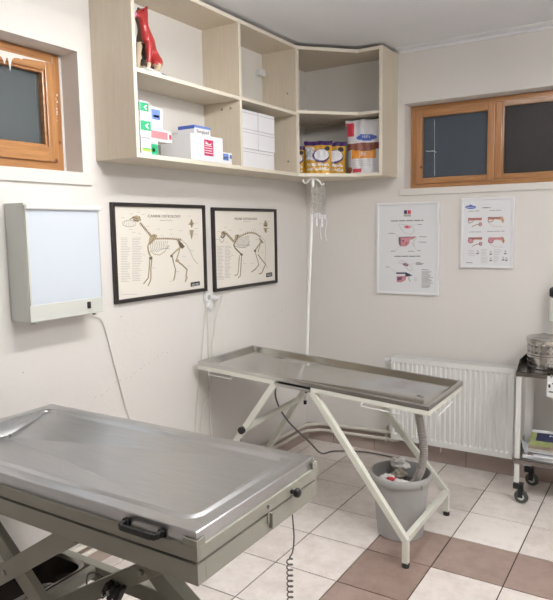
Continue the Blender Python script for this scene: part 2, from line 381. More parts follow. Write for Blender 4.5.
CANINE_ART = """
L bone_line 2.2 2332,1635 2329,1629 2321,1624 2308,1621 2293,1619 2277,1619 2262,1621 2251,1625 2243,1629 2241,1635 2244,1640 2252,1645 2264,1649 2279,1651 2295,1651 2310,1649 2322,1645 2330,1640 2332,1635
L bone_line 1.5 2256,1647 2249,1625
L bone_line 1.5 2270,1647 2265,1624
L bone_line 1.5 2284,1647 2280,1624
L bone_line 1.5 2299,1647 2296,1624
L bone_line 1.5 2313,1647 2312,1624
P bone_tan 0 2304,1667 2337,1676 2360,1670 2366,1653 2345,1641 2316,1648
L bone_brown 3 2290,1655 2317,1666 2343,1658
L bone_brown 3 2316,1653 2349,1648
L bone_brown 3 2360,1669 2366,1648
L bone_tan 8 2361,1637 2366,1633
L bone_brown 3 2365,1642 2356,1632
L bone_tan 8 2369,1630 2374,1626
L bone_brown 3 2374,1635 2365,1624
L bone_tan 8 2378,1623 2383,1618
L bone_brown 3 2382,1628 2373,1617
L bone_tan 8 2386,1615 2391,1611
L bone_brown 3 2391,1620 2382,1610
L bone_tan 8 2395,1608 2400,1604
L bone_brown 3 2399,1613 2390,1602
L bone_tan 8 2403,1601 2408,1596
L bone_brown 3 2408,1605 2399,1595
L bone_tan 8 2412,1593 2417,1589
L bone_brown 3 2416,1598 2407,1587
L bone_tan 8 2420,1586 2426,1581
L bone_brown 3 2425,1590 2416,1580
L bone_tan 8 2429,1578 2434,1573
L bone_brown 3 2434,1583 2424,1572
P bone_tan 0 2429,1574 2461,1581 2487,1573 2465,1548 2430,1527 2412,1524
L bone_brown 2.5 2435,1569 2466,1572 2448,1549 2421,1530
L bone_tan 6 2465,1555 2476,1555
L bone_brown 2.5 2469,1561 2472,1551
L bone_tan 6 2480,1555 2490,1555
L bone_brown 2.5 2483,1561 2487,1551
L bone_tan 6 2495,1555 2505,1555
L bone_brown 2.5 2498,1561 2502,1551
L bone_tan 6 2509,1555 2520,1555
L bone_brown 2.5 2513,1561 2516,1551
L bone_tan 6 2524,1555 2535,1555
L bone_brown 2.5 2527,1561 2531,1551
L bone_tan 6 2539,1555 2549,1554
L bone_brown 2.5 2542,1561 2546,1550
L bone_tan 6 2554,1554 2565,1554
L bone_brown 2.5 2557,1560 2561,1550
L bone_tan 6 2569,1553 2580,1553
L bone_brown 2.5 2572,1559 2577,1549
L bone_tan 6 2584,1553 2595,1552
L bone_brown 2.5 2588,1559 2592,1548
L bone_tan 6 2600,1552 2610,1551
L bone_brown 2.5 2603,1558 2607,1547
L bone_tan 6 2615,1550 2626,1550
L bone_brown 2.5 2619,1557 2623,1546
L bone_tan 6 2631,1549 2642,1549
L bone_brown 2.5 2634,1555 2638,1545
L bone_tan 6 2646,1548 2657,1548
L bone_brown 2.5 2650,1554 2654,1543
L bone_tan 6 2662,1546 2673,1546
L bone_brown 2.5 2666,1553 2670,1542
L bone_line 2.4 2436,1545 2428,1525 2433,1503 2446,1489
L bone_line 2.4 2450,1544 2442,1524 2446,1503 2460,1488
L bone_line 2.4 2463,1544 2455,1523 2460,1502 2473,1487
L bone_line 2.4 2477,1544 2469,1522 2473,1502 2487,1486
L bone_line 2.4 2491,1543 2483,1522 2487,1501 2501,1491
L bone_line 2.4 2505,1543 2496,1521 2501,1501 2516,1496
L bone_line 2.4 2519,1543 2510,1520 2515,1500 2530,1501
L bone_line 2.4 2533,1542 2524,1519 2529,1500 2545,1506
L bone_line 2.4 2547,1542 2538,1518 2544,1499 2559,1511
L bone_line 2.4 2562,1541 2553,1517 2558,1499 2574,1516
L bone_tan 3 2428,1494 2452,1477 2494,1469 2535,1485 2567,1519
L bone_tan 7 2427,1540 2412,1524 2414,1496 2429,1464
L bone_brown 2.5 2407,1518 2410,1488 2423,1468
P bone_brown 0 2441,1457 2440,1454 2436,1451 2431,1449 2425,1449 2420,1451 2417,1455 2416,1459 2417,1462 2421,1465 2426,1467 2432,1467 2437,1465 2440,1461
L bone_tan 6 2420,1454 2414,1407 2404,1356 2388,1344 2369,1329
L bone_brown 2 2423,1454 2417,1407 2407,1356 2391,1344 2372,1329
L bone_tan 6 2435,1454 2425,1402 2423,1355 2416,1336 2401,1316
L bone_brown 2 2438,1454 2428,1401 2426,1355 2419,1335 2403,1316
P bone_brown 0 2649,1543 2677,1528 2700,1508 2679,1495 2654,1510
P bone_tan 0 2631,1550 2667,1545 2661,1516 2648,1520
L bone_tan 8 2666,1505 2627,1486 2592,1465
P bone_brown 0 2599,1460 2598,1457 2595,1455 2591,1453 2586,1454 2582,1455 2579,1458 2578,1461 2579,1464 2582,1466 2587,1468 2591,1467 2596,1466 2599,1463
L bone_tan 6 2592,1458 2602,1425 2616,1386 2611,1359 2597,1327
L bone_brown 2 2598,1456 2608,1416 2619,1382 2607,1333
L bone_tan 7 2660,1501 2646,1472 2628,1438
P bone_tan 0 2650,1432 2648,1428 2643,1425 2637,1424 2630,1424 2624,1426 2620,1429 2618,1433 2620,1437 2625,1439 2631,1441 2638,1440 2644,1438 2648,1435
L bone_tan 7 2637,1430 2671,1410 2715,1380 2704,1347 2713,1333 2695,1313
L bone_brown 2.2 2643,1422 2687,1397 2712,1376 2700,1343 2699,1315
L bone_line 2.6 2675,1543 2712,1521 2745,1481 2771,1437 2807,1406
P bone_tan 0 2766,1660 2784,1634 2768,1609 2746,1632
L bone_brown 3 2765,1654 2765,1611
L bone_brown 3 2738,1630 2788,1632
P bone_tan 0 2743,1598 2783,1598 2773,1568 2761,1543 2751,1569
L bone_brown 2 2762,1594 2762,1549
L ink_light 1.5 2225,1565 2270,1564
L ink_light 1.5 2225,1557 2266,1556
L ink_light 1.5 2224,1549 2273,1548
L ink_light 1.5 2224,1541 2266,1539
L ink_light 1.5 2223,1532 2263,1531
L ink_light 1.5 2223,1524 2272,1523
L ink_light 1.5 2222,1516 2285,1514
L ink_light 1.5 2222,1508 2281,1506
L ink_light 1.5 2221,1500 2280,1497
L ink_light 1.5 2221,1492 2265,1490
L ink_light 1.5 2220,1483 2273,1481
L ink_light 1.5 2220,1475 2265,1473
L ink_light 1.5 2219,1467 2262,1465
L ink_light 1.5 2219,1459 2260,1457
L ink_light 1.5 2218,1451 2262,1448
L ink_light 1.5 2218,1442 2280,1439
L ink_light 1.5 2217,1434 2277,1431
L ink_light 1.5 2217,1426 2276,1422
L ink_light 1.5 2216,1418 2276,1414
L ink_light 1.5 2216,1410 2259,1407
L ink_light 1.5 2215,1401 2262,1398
L ink_light 1.5 2215,1393 2269,1389
L ink_light 1.5 2214,1385 2272,1381
L ink_light 1.5 2214,1377 2274,1372
L ink_light 1.5 2213,1368 2275,1364
L ink_light 1.5 2213,1360 2253,1357
L ink_light 1.5 2212,1352 2266,1348
L ink_light 1.5 2302,1563 2363,1562
L ink_light 1.5 2301,1555 2358,1554
L ink_light 1.5 2301,1547 2348,1545
L ink_light 1.5 2300,1538 2356,1537
L ink_light 1.5 2300,1530 2345,1528
L ink_light 1.5 2299,1521 2369,1519
L ink_light 1.5 2299,1513 2366,1510
L ink_light 1.5 2298,1504 2356,1502
L ink_light 1.5 2298,1496 2349,1494
L ink_light 1.5 2297,1487 2366,1484
L ink_light 1.5 2297,1479 2356,1476
L ink_light 1.5 2296,1470 2364,1467
L ink_light 1.5 2296,1462 2363,1459
L ink_light 1.5 2295,1454 2352,1451
L ink_light 1.5 2295,1445 2349,1442
L ink_light 1.5 2294,1437 2354,1433
L ink_light 1.5 2294,1428 2348,1425
L ink_light 1.5 2293,1420 2340,1417
L ink_light 1.5 2293,1411 2344,1408
L ink_light 1.5 2292,1403 2358,1398
L ink_light 1.5 2292,1394 2335,1391
L ink_light 1.5 2291,1386 2335,1383
L ink_light 1.5 2291,1377 2351,1373
L ink_light 1.5 2290,1369 2341,1365
L ink_light 1.5 2290,1360 2347,1356
L ink_light 1.5 2289,1352 2345,1347
L ink_light 1.5 2235,1664 2255,1663
L ink_light 1.5 2294,1683 2315,1683
L ink_light 1.5 2341,1691 2363,1691
L ink_light 1.5 2374,1680 2396,1679
L ink_light 1.5 2283,1606 2304,1605
L ink_light 1.5 2302,1591 2323,1590
L ink_light 1.5 2342,1586 2363,1585
L ink_light 1.5 2405,1621 2428,1620
L ink_light 1.5 2483,1605 2506,1605
L ink_light 1.5 2579,1602 2604,1602
L ink_light 1.5 2578,1577 2602,1576
L ink_light 1.5 2657,1596 2682,1595
L ink_light 1.5 2733,1675 2760,1674
L ink_light 1.5 2798,1638 2825,1637
L ink_light 1.5 2788,1605 2815,1605
L ink_light 1.5 2786,1573 2814,1572
L ink_light 1.5 2728,1580 2755,1579
L ink_light 1.5 2748,1483 2775,1482
L ink_light 1.5 2681,1454 2707,1452
L ink_light 1.5 2551,1501 2575,1500
L ink_light 1.5 2369,1476 2391,1475
L ink_light 1.5 2436,1406 2459,1404
L ink_light 1.5 2621,1374 2647,1371
L ink_light 1.5 2719,1399 2746,1397
L ink_light 1.5 2565,1326 2589,1323
L ink_light 1.5 2347,1445 2369,1444
L ink_light 1.5 2510,1573 2534,1572
L ink_light 1.5 2214,1289 2322,1279
P ink 0 2740,1304 2821,1306 2822,1283 2740,1280
L paper 2 2752,1293 2774,1294
L paper 2 2785,1294 2809,1294
L paper 1.5 2750,1287 2810,1288
"""
FELINE_ART = """
P bone_tan 0 3092,1572 3089,1565 3080,1560 3069,1557 3056,1557 3045,1561 3037,1566 3035,1573 3038,1580 3046,1586 3058,1589 3070,1588 3082,1585 3089,1579
L bone_line 3 3063,1542 3061,1533 3055,1526 3047,1522 3037,1522 3029,1526 3024,1534 3023,1543 3025,1552 3031,1559 3039,1562 3048,1562 3056,1558 3062,1551 3063,1542
L ink 6 3037,1555 3049,1547
L bone_brown 6 3051,1580 3076,1570
L ink 5 3072,1559 3056,1550
L bone_tan 9 3089,1572 3096,1568
L bone_brown 3 3097,1576 3085,1565
L bone_tan 9 3099,1565 3107,1560
L bone_brown 3 3108,1569 3096,1558
L bone_tan 9 3110,1558 3118,1553
L bone_brown 3 3118,1562 3106,1550
L bone_tan 9 3121,1551 3129,1546
L bone_brown 3 3129,1554 3117,1543
L bone_tan 9 3132,1543 3140,1538
L bone_brown 3 3140,1547 3128,1536
L bone_tan 9 3143,1536 3151,1531
L bone_brown 3 3151,1540 3139,1528
L bone_tan 9 3154,1528 3162,1523
L bone_brown 3 3162,1532 3150,1521
P bone_tan 0 3180,1561 3213,1567 3230,1556 3202,1534 3170,1500 3157,1502
L bone_brown 2.5 3186,1557 3213,1559 3185,1528 3167,1505
L bone_tan 6 3201,1543 3235,1554 3279,1565 3323,1573 3367,1573 3413,1564 3455,1546
L bone_brown 3 3201,1552 3207,1539
L bone_brown 3 3220,1558 3226,1545
L bone_brown 3 3239,1564 3246,1551
L bone_brown 3 3263,1570 3269,1557
L bone_brown 3 3287,1576 3293,1563
L bone_brown 3 3311,1580 3317,1567
L bone_brown 3 3335,1582 3342,1569
L bone_brown 3 3359,1582 3366,1569
L bone_brown 3 3384,1579 3391,1566
L bone_brown 3 3408,1574 3415,1561
L bone_brown 3 3432,1565 3438,1552
L bone_brown 3 3455,1555 3462,1542
L bone_line 2.2 3199,1543 3188,1522 3192,1505 3211,1496
L bone_line 2.2 3212,1545 3201,1522 3205,1504 3223,1494
L bone_line 2.2 3225,1546 3214,1522 3218,1504 3236,1492
L bone_line 2.2 3238,1547 3227,1521 3231,1503 3249,1490
L bone_line 2.2 3251,1549 3239,1521 3244,1503 3262,1488
L bone_line 2.2 3264,1550 3253,1521 3257,1503 3275,1486
L bone_line 2.2 3277,1551 3266,1520 3270,1502 3289,1487
L bone_line 2.2 3291,1553 3279,1520 3283,1502 3302,1488
L bone_line 2.2 3304,1554 3292,1519 3297,1501 3316,1489
L bone_line 2.2 3317,1555 3305,1519 3310,1501 3329,1490
L bone_line 2.2 3331,1557 3319,1519 3323,1501 3343,1491
L bone_line 3 3174,1495 3224,1484 3284,1482 3320,1501 3337,1522
L bone_brown 7 3161,1502 3176,1481 3209,1460 3239,1441
P bone_brown 0 3256,1438 3255,1435 3251,1432 3245,1431 3239,1431 3234,1433 3230,1436 3229,1439 3230,1443 3234,1445 3240,1447 3246,1446 3251,1445 3255,1442
L bone_tan 6 3244,1436 3237,1385 3230,1335 3225,1308 3202,1297
L bone_tan 5 3222,1435 3213,1386 3204,1337 3197,1318 3166,1313
L bone_brown 2 3214,1425 3204,1347 3195,1318
L bone_brown 2 3237,1424 3227,1345 3223,1308
P bone_tan 0 3440,1542 3469,1529 3499,1508 3476,1500 3454,1515
L bone_brown 3 3449,1538 3491,1506
L bone_tan 7 3465,1509 3430,1485 3396,1460
L bone_brown 2 3457,1509 3389,1458
P bone_brown 0 3407,1455 3405,1452 3402,1449 3396,1448 3391,1448 3386,1450 3382,1453 3381,1456 3383,1460 3386,1462 3391,1464 3397,1463 3402,1462 3406,1459
L bone_tan 5 3396,1449 3416,1407 3435,1365 3399,1340 3347,1322
L bone_brown 2 3399,1447 3433,1363 3358,1322
L bone_tan 6 3461,1505 3429,1446
L bone_tan 6 3428,1431 3472,1394 3517,1364 3489,1334 3469,1307 3435,1306
L bone_brown 2 3432,1430 3517,1361 3473,1307
L bone_line 2 3462,1546 3511,1520 3520,1474 3515,1422 3509,1375 3537,1336
P bone_tan 0 3523,1655 3553,1630 3540,1607 3499,1615 3503,1632
P bone_tan 0 3498,1603 3550,1603 3531,1567 3513,1578
L bone_brown 3 3523,1651 3523,1611
L bone_brown 4 3506,1620 3545,1619
L bone_brown 3 3523,1597 3524,1573
L ink_light 1.6 2997,1497 3063,1495
L ink_light 1.6 2997,1489 3041,1487
L ink_light 1.6 2997,1481 3047,1479
L ink_light 1.6 2996,1472 3041,1471
L ink_light 1.6 2996,1464 3052,1462
L ink_light 1.6 2995,1456 3042,1454
L ink_light 1.6 2995,1447 3044,1445
L ink_light 1.6 2995,1439 3054,1436
L ink_light 1.6 2994,1430 3042,1428
L ink_light 1.6 2994,1422 3048,1419
L ink_light 1.6 2994,1414 3057,1410
L ink_light 1.6 2993,1405 3035,1403
L ink_light 1.6 2993,1397 3034,1395
L ink_light 1.6 2992,1388 3038,1386
L ink_light 1.6 2992,1380 3051,1376
L ink_light 1.6 2992,1372 3047,1368
L ink_light 1.6 2991,1363 3037,1360
L ink_light 1.6 2991,1355 3039,1352
L ink_light 1.6 2991,1346 3034,1343
L ink_light 1.6 2990,1338 3041,1334
L ink_light 1.6 2990,1330 3030,1327
L ink_light 1.6 2989,1321 3047,1317
L ink_light 1.6 2989,1313 3052,1308
L ink_light 1.6 2989,1304 3053,1299
L ink_light 1.6 3071,1497 3130,1495
L ink_light 1.6 3071,1488 3136,1486
L ink_light 1.6 3070,1480 3110,1478
L ink_light 1.6 3070,1471 3117,1469
L ink_light 1.6 3069,1463 3135,1460
L ink_light 1.6 3069,1454 3129,1452
L ink_light 1.6 3069,1446 3119,1443
L ink_light 1.6 3068,1437 3133,1434
L ink_light 1.6 3068,1428 3124,1426
L ink_light 1.6 3068,1420 3129,1417
L ink_light 1.6 3067,1411 3115,1409
L ink_light 1.6 3067,1403 3111,1400
L ink_light 1.6 3066,1394 3118,1391
L ink_light 1.6 3066,1385 3109,1383
L ink_light 1.6 3066,1377 3115,1374
L ink_light 1.6 3065,1368 3131,1364
L ink_light 1.6 3065,1360 3113,1357
L ink_light 1.6 3065,1351 3104,1349
L ink_light 1.6 3064,1343 3105,1340
L ink_light 1.6 3064,1334 3108,1331
L ink_light 1.6 3064,1325 3124,1321
L ink_light 1.6 3063,1317 3112,1313
L ink_light 1.6 3063,1308 3110,1305
L ink_light 1.6 3066,1611 3095,1610
L ink_light 1.6 3000,1585 3028,1584
L ink_light 1.6 3114,1593 3143,1592
L ink_light 1.6 3221,1594 3252,1593
L ink_light 1.6 3370,1592 3403,1591
L ink_light 1.6 2982,1539 3010,1538
L ink_light 1.6 3078,1522 3107,1521
L ink_light 1.6 3528,1578 3563,1577
L ink_light 1.6 3404,1529 3437,1527
L ink_light 1.6 3344,1379 3376,1376
L ink_light 1.6 3132,1439 3161,1437
L ink_light 1.6 3466,1444 3500,1443
L ink_light 1.6 3540,1646 3575,1645
L ink_light 1.6 3454,1630 3488,1630
L ink_light 1.6 3548,1599 3583,1598
L ink_light 1.6 3256,1384 3287,1381
P ink 0 3520,1303 3595,1305 3596,1277 3521,1275
L paper 2.5 3532,1294 3551,1295
L paper 2.5 3563,1294 3583,1295
L paper 2 3531,1285 3585,1286
"""
JAW_ART = """
P print_navy 0 -1541,1705 -1519,1704 -1519,1679 -1541,1680
P print_red 0 -1515,1704 -1493,1703 -1492,1679 -1515,1679
P ink_light 0 -1542,1677 -1492,1675 -1492,1662 -1542,1663
L ink_mid 5 -1631,1635 -1626,1635
L ink_mid 5 -1624,1635 -1619,1635
L ink_mid 5 -1617,1635 -1612,1635
L ink_mid 5 -1610,1635 -1605,1635
L ink_mid 5 -1603,1635 -1599,1635
L ink_mid 5 -1597,1635 -1592,1635
L ink_mid 5 -1590,1635 -1585,1635
L ink_mid 5 -1576,1635 -1572,1635
L ink_mid 5 -1570,1635 -1565,1635
L ink_mid 5 -1563,1635 -1558,1635
L ink_mid 5 -1556,1635 -1552,1635
L ink_mid 5 -1550,1635 -1545,1635
L ink_mid 5 -1543,1635 -1538,1635
L ink_mid 5 -1536,1635 -1532,1635
L ink_mid 5 -1523,1635 -1518,1635
L ink_mid 5 -1516,1635 -1512,1635
L ink_mid 5 -1510,1635 -1505,1635
L ink_mid 5 -1503,1635 -1499,1635
L ink_mid 5 -1497,1635 -1492,1635
L ink_mid 5 -1490,1635 -1485,1635
L ink_mid 5 -1484,1635 -1479,1635
L ink_mid 5 -1470,1635 -1466,1635
L ink_mid 5 -1464,1635 -1459,1635
L ink_mid 5 -1457,1635 -1453,1635
L ink_mid 5 -1451,1635 -1446,1635
L ink_mid 5 -1444,1635 -1440,1635
L ink_mid 5 -1438,1635 -1433,1635
L ink_mid 5 -1431,1635 -1427,1635
L ink_mid 5 -1418,1635 -1414,1635
L ink_mid 5 -1412,1635 -1407,1635
L ink_mid 5 -1606,1395 -1602,1395
L ink_mid 5 -1600,1395 -1595,1396
L ink_mid 5 -1593,1396 -1588,1396
L ink_mid 5 -1587,1396 -1582,1396
L ink_mid 5 -1580,1396 -1575,1396
L ink_mid 5 -1573,1396 -1569,1396
L ink_mid 5 -1567,1396 -1562,1396
L ink_mid 5 -1554,1396 -1549,1396
L ink_mid 5 -1547,1396 -1543,1396
L ink_mid 5 -1541,1396 -1536,1396
L ink_mid 5 -1534,1396 -1530,1397
L ink_mid 5 -1528,1397 -1523,1397
L ink_mid 5 -1521,1397 -1517,1397
L ink_mid 5 -1515,1397 -1510,1397
L ink_mid 5 -1502,1397 -1497,1397
L ink_mid 5 -1496,1397 -1491,1397
L ink_mid 5 -1489,1397 -1484,1397
L ink_mid 5 -1483,1397 -1478,1397
L ink_mid 5 -1476,1397 -1472,1397
L ink_mid 5 -1470,1397 -1465,1398
L ink_mid 5 -1464,1398 -1459,1398
L ink_mid 5 -1451,1398 -1446,1398
L ink_mid 5 -1444,1398 -1440,1398
L ink_mid 5 -1438,1398 -1434,1398
L ink_mid 5 -1432,1398 -1427,1398
L ink_light 2 -1579,1611 -1564,1588 -1543,1560 -1525,1550 -1491,1545
L ink_light 2 -1573,1615 -1525,1607 -1480,1593 -1466,1568 -1487,1545
P print_pink 0 -1547,1596 -1519,1605 -1492,1597 -1494,1584 -1525,1582
P print_red 0 -1530,1598 -1511,1600 -1508,1589 -1528,1588
P print_pink 0 -1508,1598 -1492,1595 -1497,1584
P print_rose 0 -1573,1523 -1498,1525 -1503,1482 -1524,1464 -1570,1464
P print_plum 0 -1578,1523 -1563,1523 -1563,1464 -1576,1480
P print_pink 0 -1551,1514 -1508,1514 -1517,1489 -1544,1484
P print_plum 0 -1558,1503 -1537,1505 -1541,1491
P print_red 0 -1529,1489 -1513,1493 -1524,1475
L print_plum 3 -1575,1524 -1525,1526 -1456,1527
P print_rose 0 -1498,1527 -1456,1527 -1470,1514 -1498,1507
L ink_light 2 -1451,1519 -1471,1497 -1467,1463 -1486,1489
L ink_mid 3 -1649,1553 -1643,1552
L ink_mid 3 -1640,1552 -1634,1552
L ink_mid 3 -1631,1552 -1625,1552
L ink_mid 3 -1623,1552 -1617,1551
L ink_mid 3 -1614,1551 -1608,1551
L ink_mid 3 -1432,1527 -1425,1527
L ink_mid 3 -1423,1527 -1416,1527
L ink_mid 3 -1413,1527 -1406,1527
L ink_mid 3 -1403,1527 -1396,1527
L ink_mid 3 -1393,1527 -1386,1527
L ink_mid 3 -1432,1492 -1425,1492
L ink_mid 3 -1422,1492 -1415,1492
L ink_mid 3 -1413,1491 -1405,1491
L ink_mid 3 -1403,1491 -1396,1491
L ink_mid 3 -1393,1491 -1386,1491
L ink_mid 3 -1631,1430 -1627,1430
L ink_mid 3 -1625,1430 -1621,1430
L ink_mid 3 -1620,1430 -1616,1431
L ink_mid 3 -1614,1431 -1610,1431
L ink_mid 3 -1608,1431 -1604,1431
L ink_mid 3 -1510,1431 -1504,1431
L ink_mid 3 -1501,1431 -1495,1431
L ink_mid 3 -1493,1431 -1486,1431
L ink_mid 3 -1484,1431 -1478,1431
L ink_mid 3 -1475,1431 -1469,1431
L ink_mid 3 -1447,1435 -1444,1435
L ink_mid 3 -1442,1435 -1439,1435
L ink_mid 3 -1437,1435 -1434,1435
L ink_mid 3 -1433,1435 -1429,1435
L ink_mid 3 -1428,1435 -1425,1436
L ink_mid 3 -1443,1608 -1439,1608
L ink_mid 3 -1437,1608 -1434,1608
L ink_mid 3 -1432,1608 -1429,1608
L ink_mid 3 -1427,1608 -1423,1608
L ink_mid 3 -1422,1608 -1418,1607
L ink_mid 3 -1667,1322 -1663,1322
L ink_mid 3 -1662,1322 -1658,1322
L ink_mid 3 -1657,1322 -1654,1322
L ink_mid 3 -1652,1322 -1649,1322
L ink_mid 3 -1648,1322 -1644,1322
L ink_light 1.3 -1606,1549 -1573,1528
L ink_light 1.3 -1597,1436 -1575,1459
L ink_light 1.3 -1447,1440 -1471,1463
L ink_light 1.3 -1643,1319 -1594,1285
L ink_light 1.3 -1495,1604 -1445,1607
L ink_light 1.3 -1488,1345 -1454,1347
L ink_light 2 -1584,1355 -1557,1349 -1529,1328 -1505,1303 -1487,1297
L ink_light 2 -1572,1369 -1536,1360 -1497,1340 -1478,1309
P print_plum 0 -1552,1346 -1526,1351 -1504,1338 -1517,1328 -1540,1335
P print_pink 0 -1536,1344 -1516,1342 -1523,1333
P print_navy 0 -1594,1286 -1523,1288 -1477,1268 -1517,1259 -1593,1276
P paper 0 -1589,1276 -1528,1278 -1530,1264 -1587,1262
P print_rose 0 -1591,1260 -1517,1264 -1528,1234 -1559,1219 -1590,1220
P print_plum 0 -1586,1253 -1547,1256 -1557,1237 -1583,1230
P print_pink 0 -1557,1247 -1533,1254 -1542,1231
L ink_mid 3 -1497,1268 -1505,1245 -1494,1228
L ink_mid 3 -1454,1355 -1421,1355
L ink_mid 3 -1454,1348 -1402,1349
L ink_mid 3 -1454,1342 -1414,1343
L ink_light 2 -1465,1252 -1446,1252
L ink_light 2 -1465,1242 -1448,1242
L ink_light 2 -1465,1232 -1448,1233
L ink_mid 3 -1414,1310 -1367,1307
L ink_mid 2.2 -1414,1296 -1347,1295
L ink_mid 2.2 -1414,1289 -1363,1288
L ink_mid 2.2 -1414,1281 -1366,1280
L ink_mid 2.2 -1414,1274 -1353,1273
L ink_mid 2.2 -1414,1266 -1360,1265
L ink_mid 2.2 -1414,1258 -1337,1258
L ink_mid 2.2 -1414,1251 -1364,1250
L ink_mid 2.2 -1413,1243 -1351,1243
L ink_mid 2.2 -1413,1236 -1344,1236
L ink_mid 2.2 -1413,1228 -1355,1228
L ink_mid 2.2 -1413,1221 -1337,1221
L ink_mid 2.2 -1413,1213 -1352,1213
L ink_mid 2.2 -1413,1205 -1359,1205
L ink_mid 2.2 -1413,1198 -1354,1198
L ink_mid 2.2 -1413,1190 -1366,1190
"""
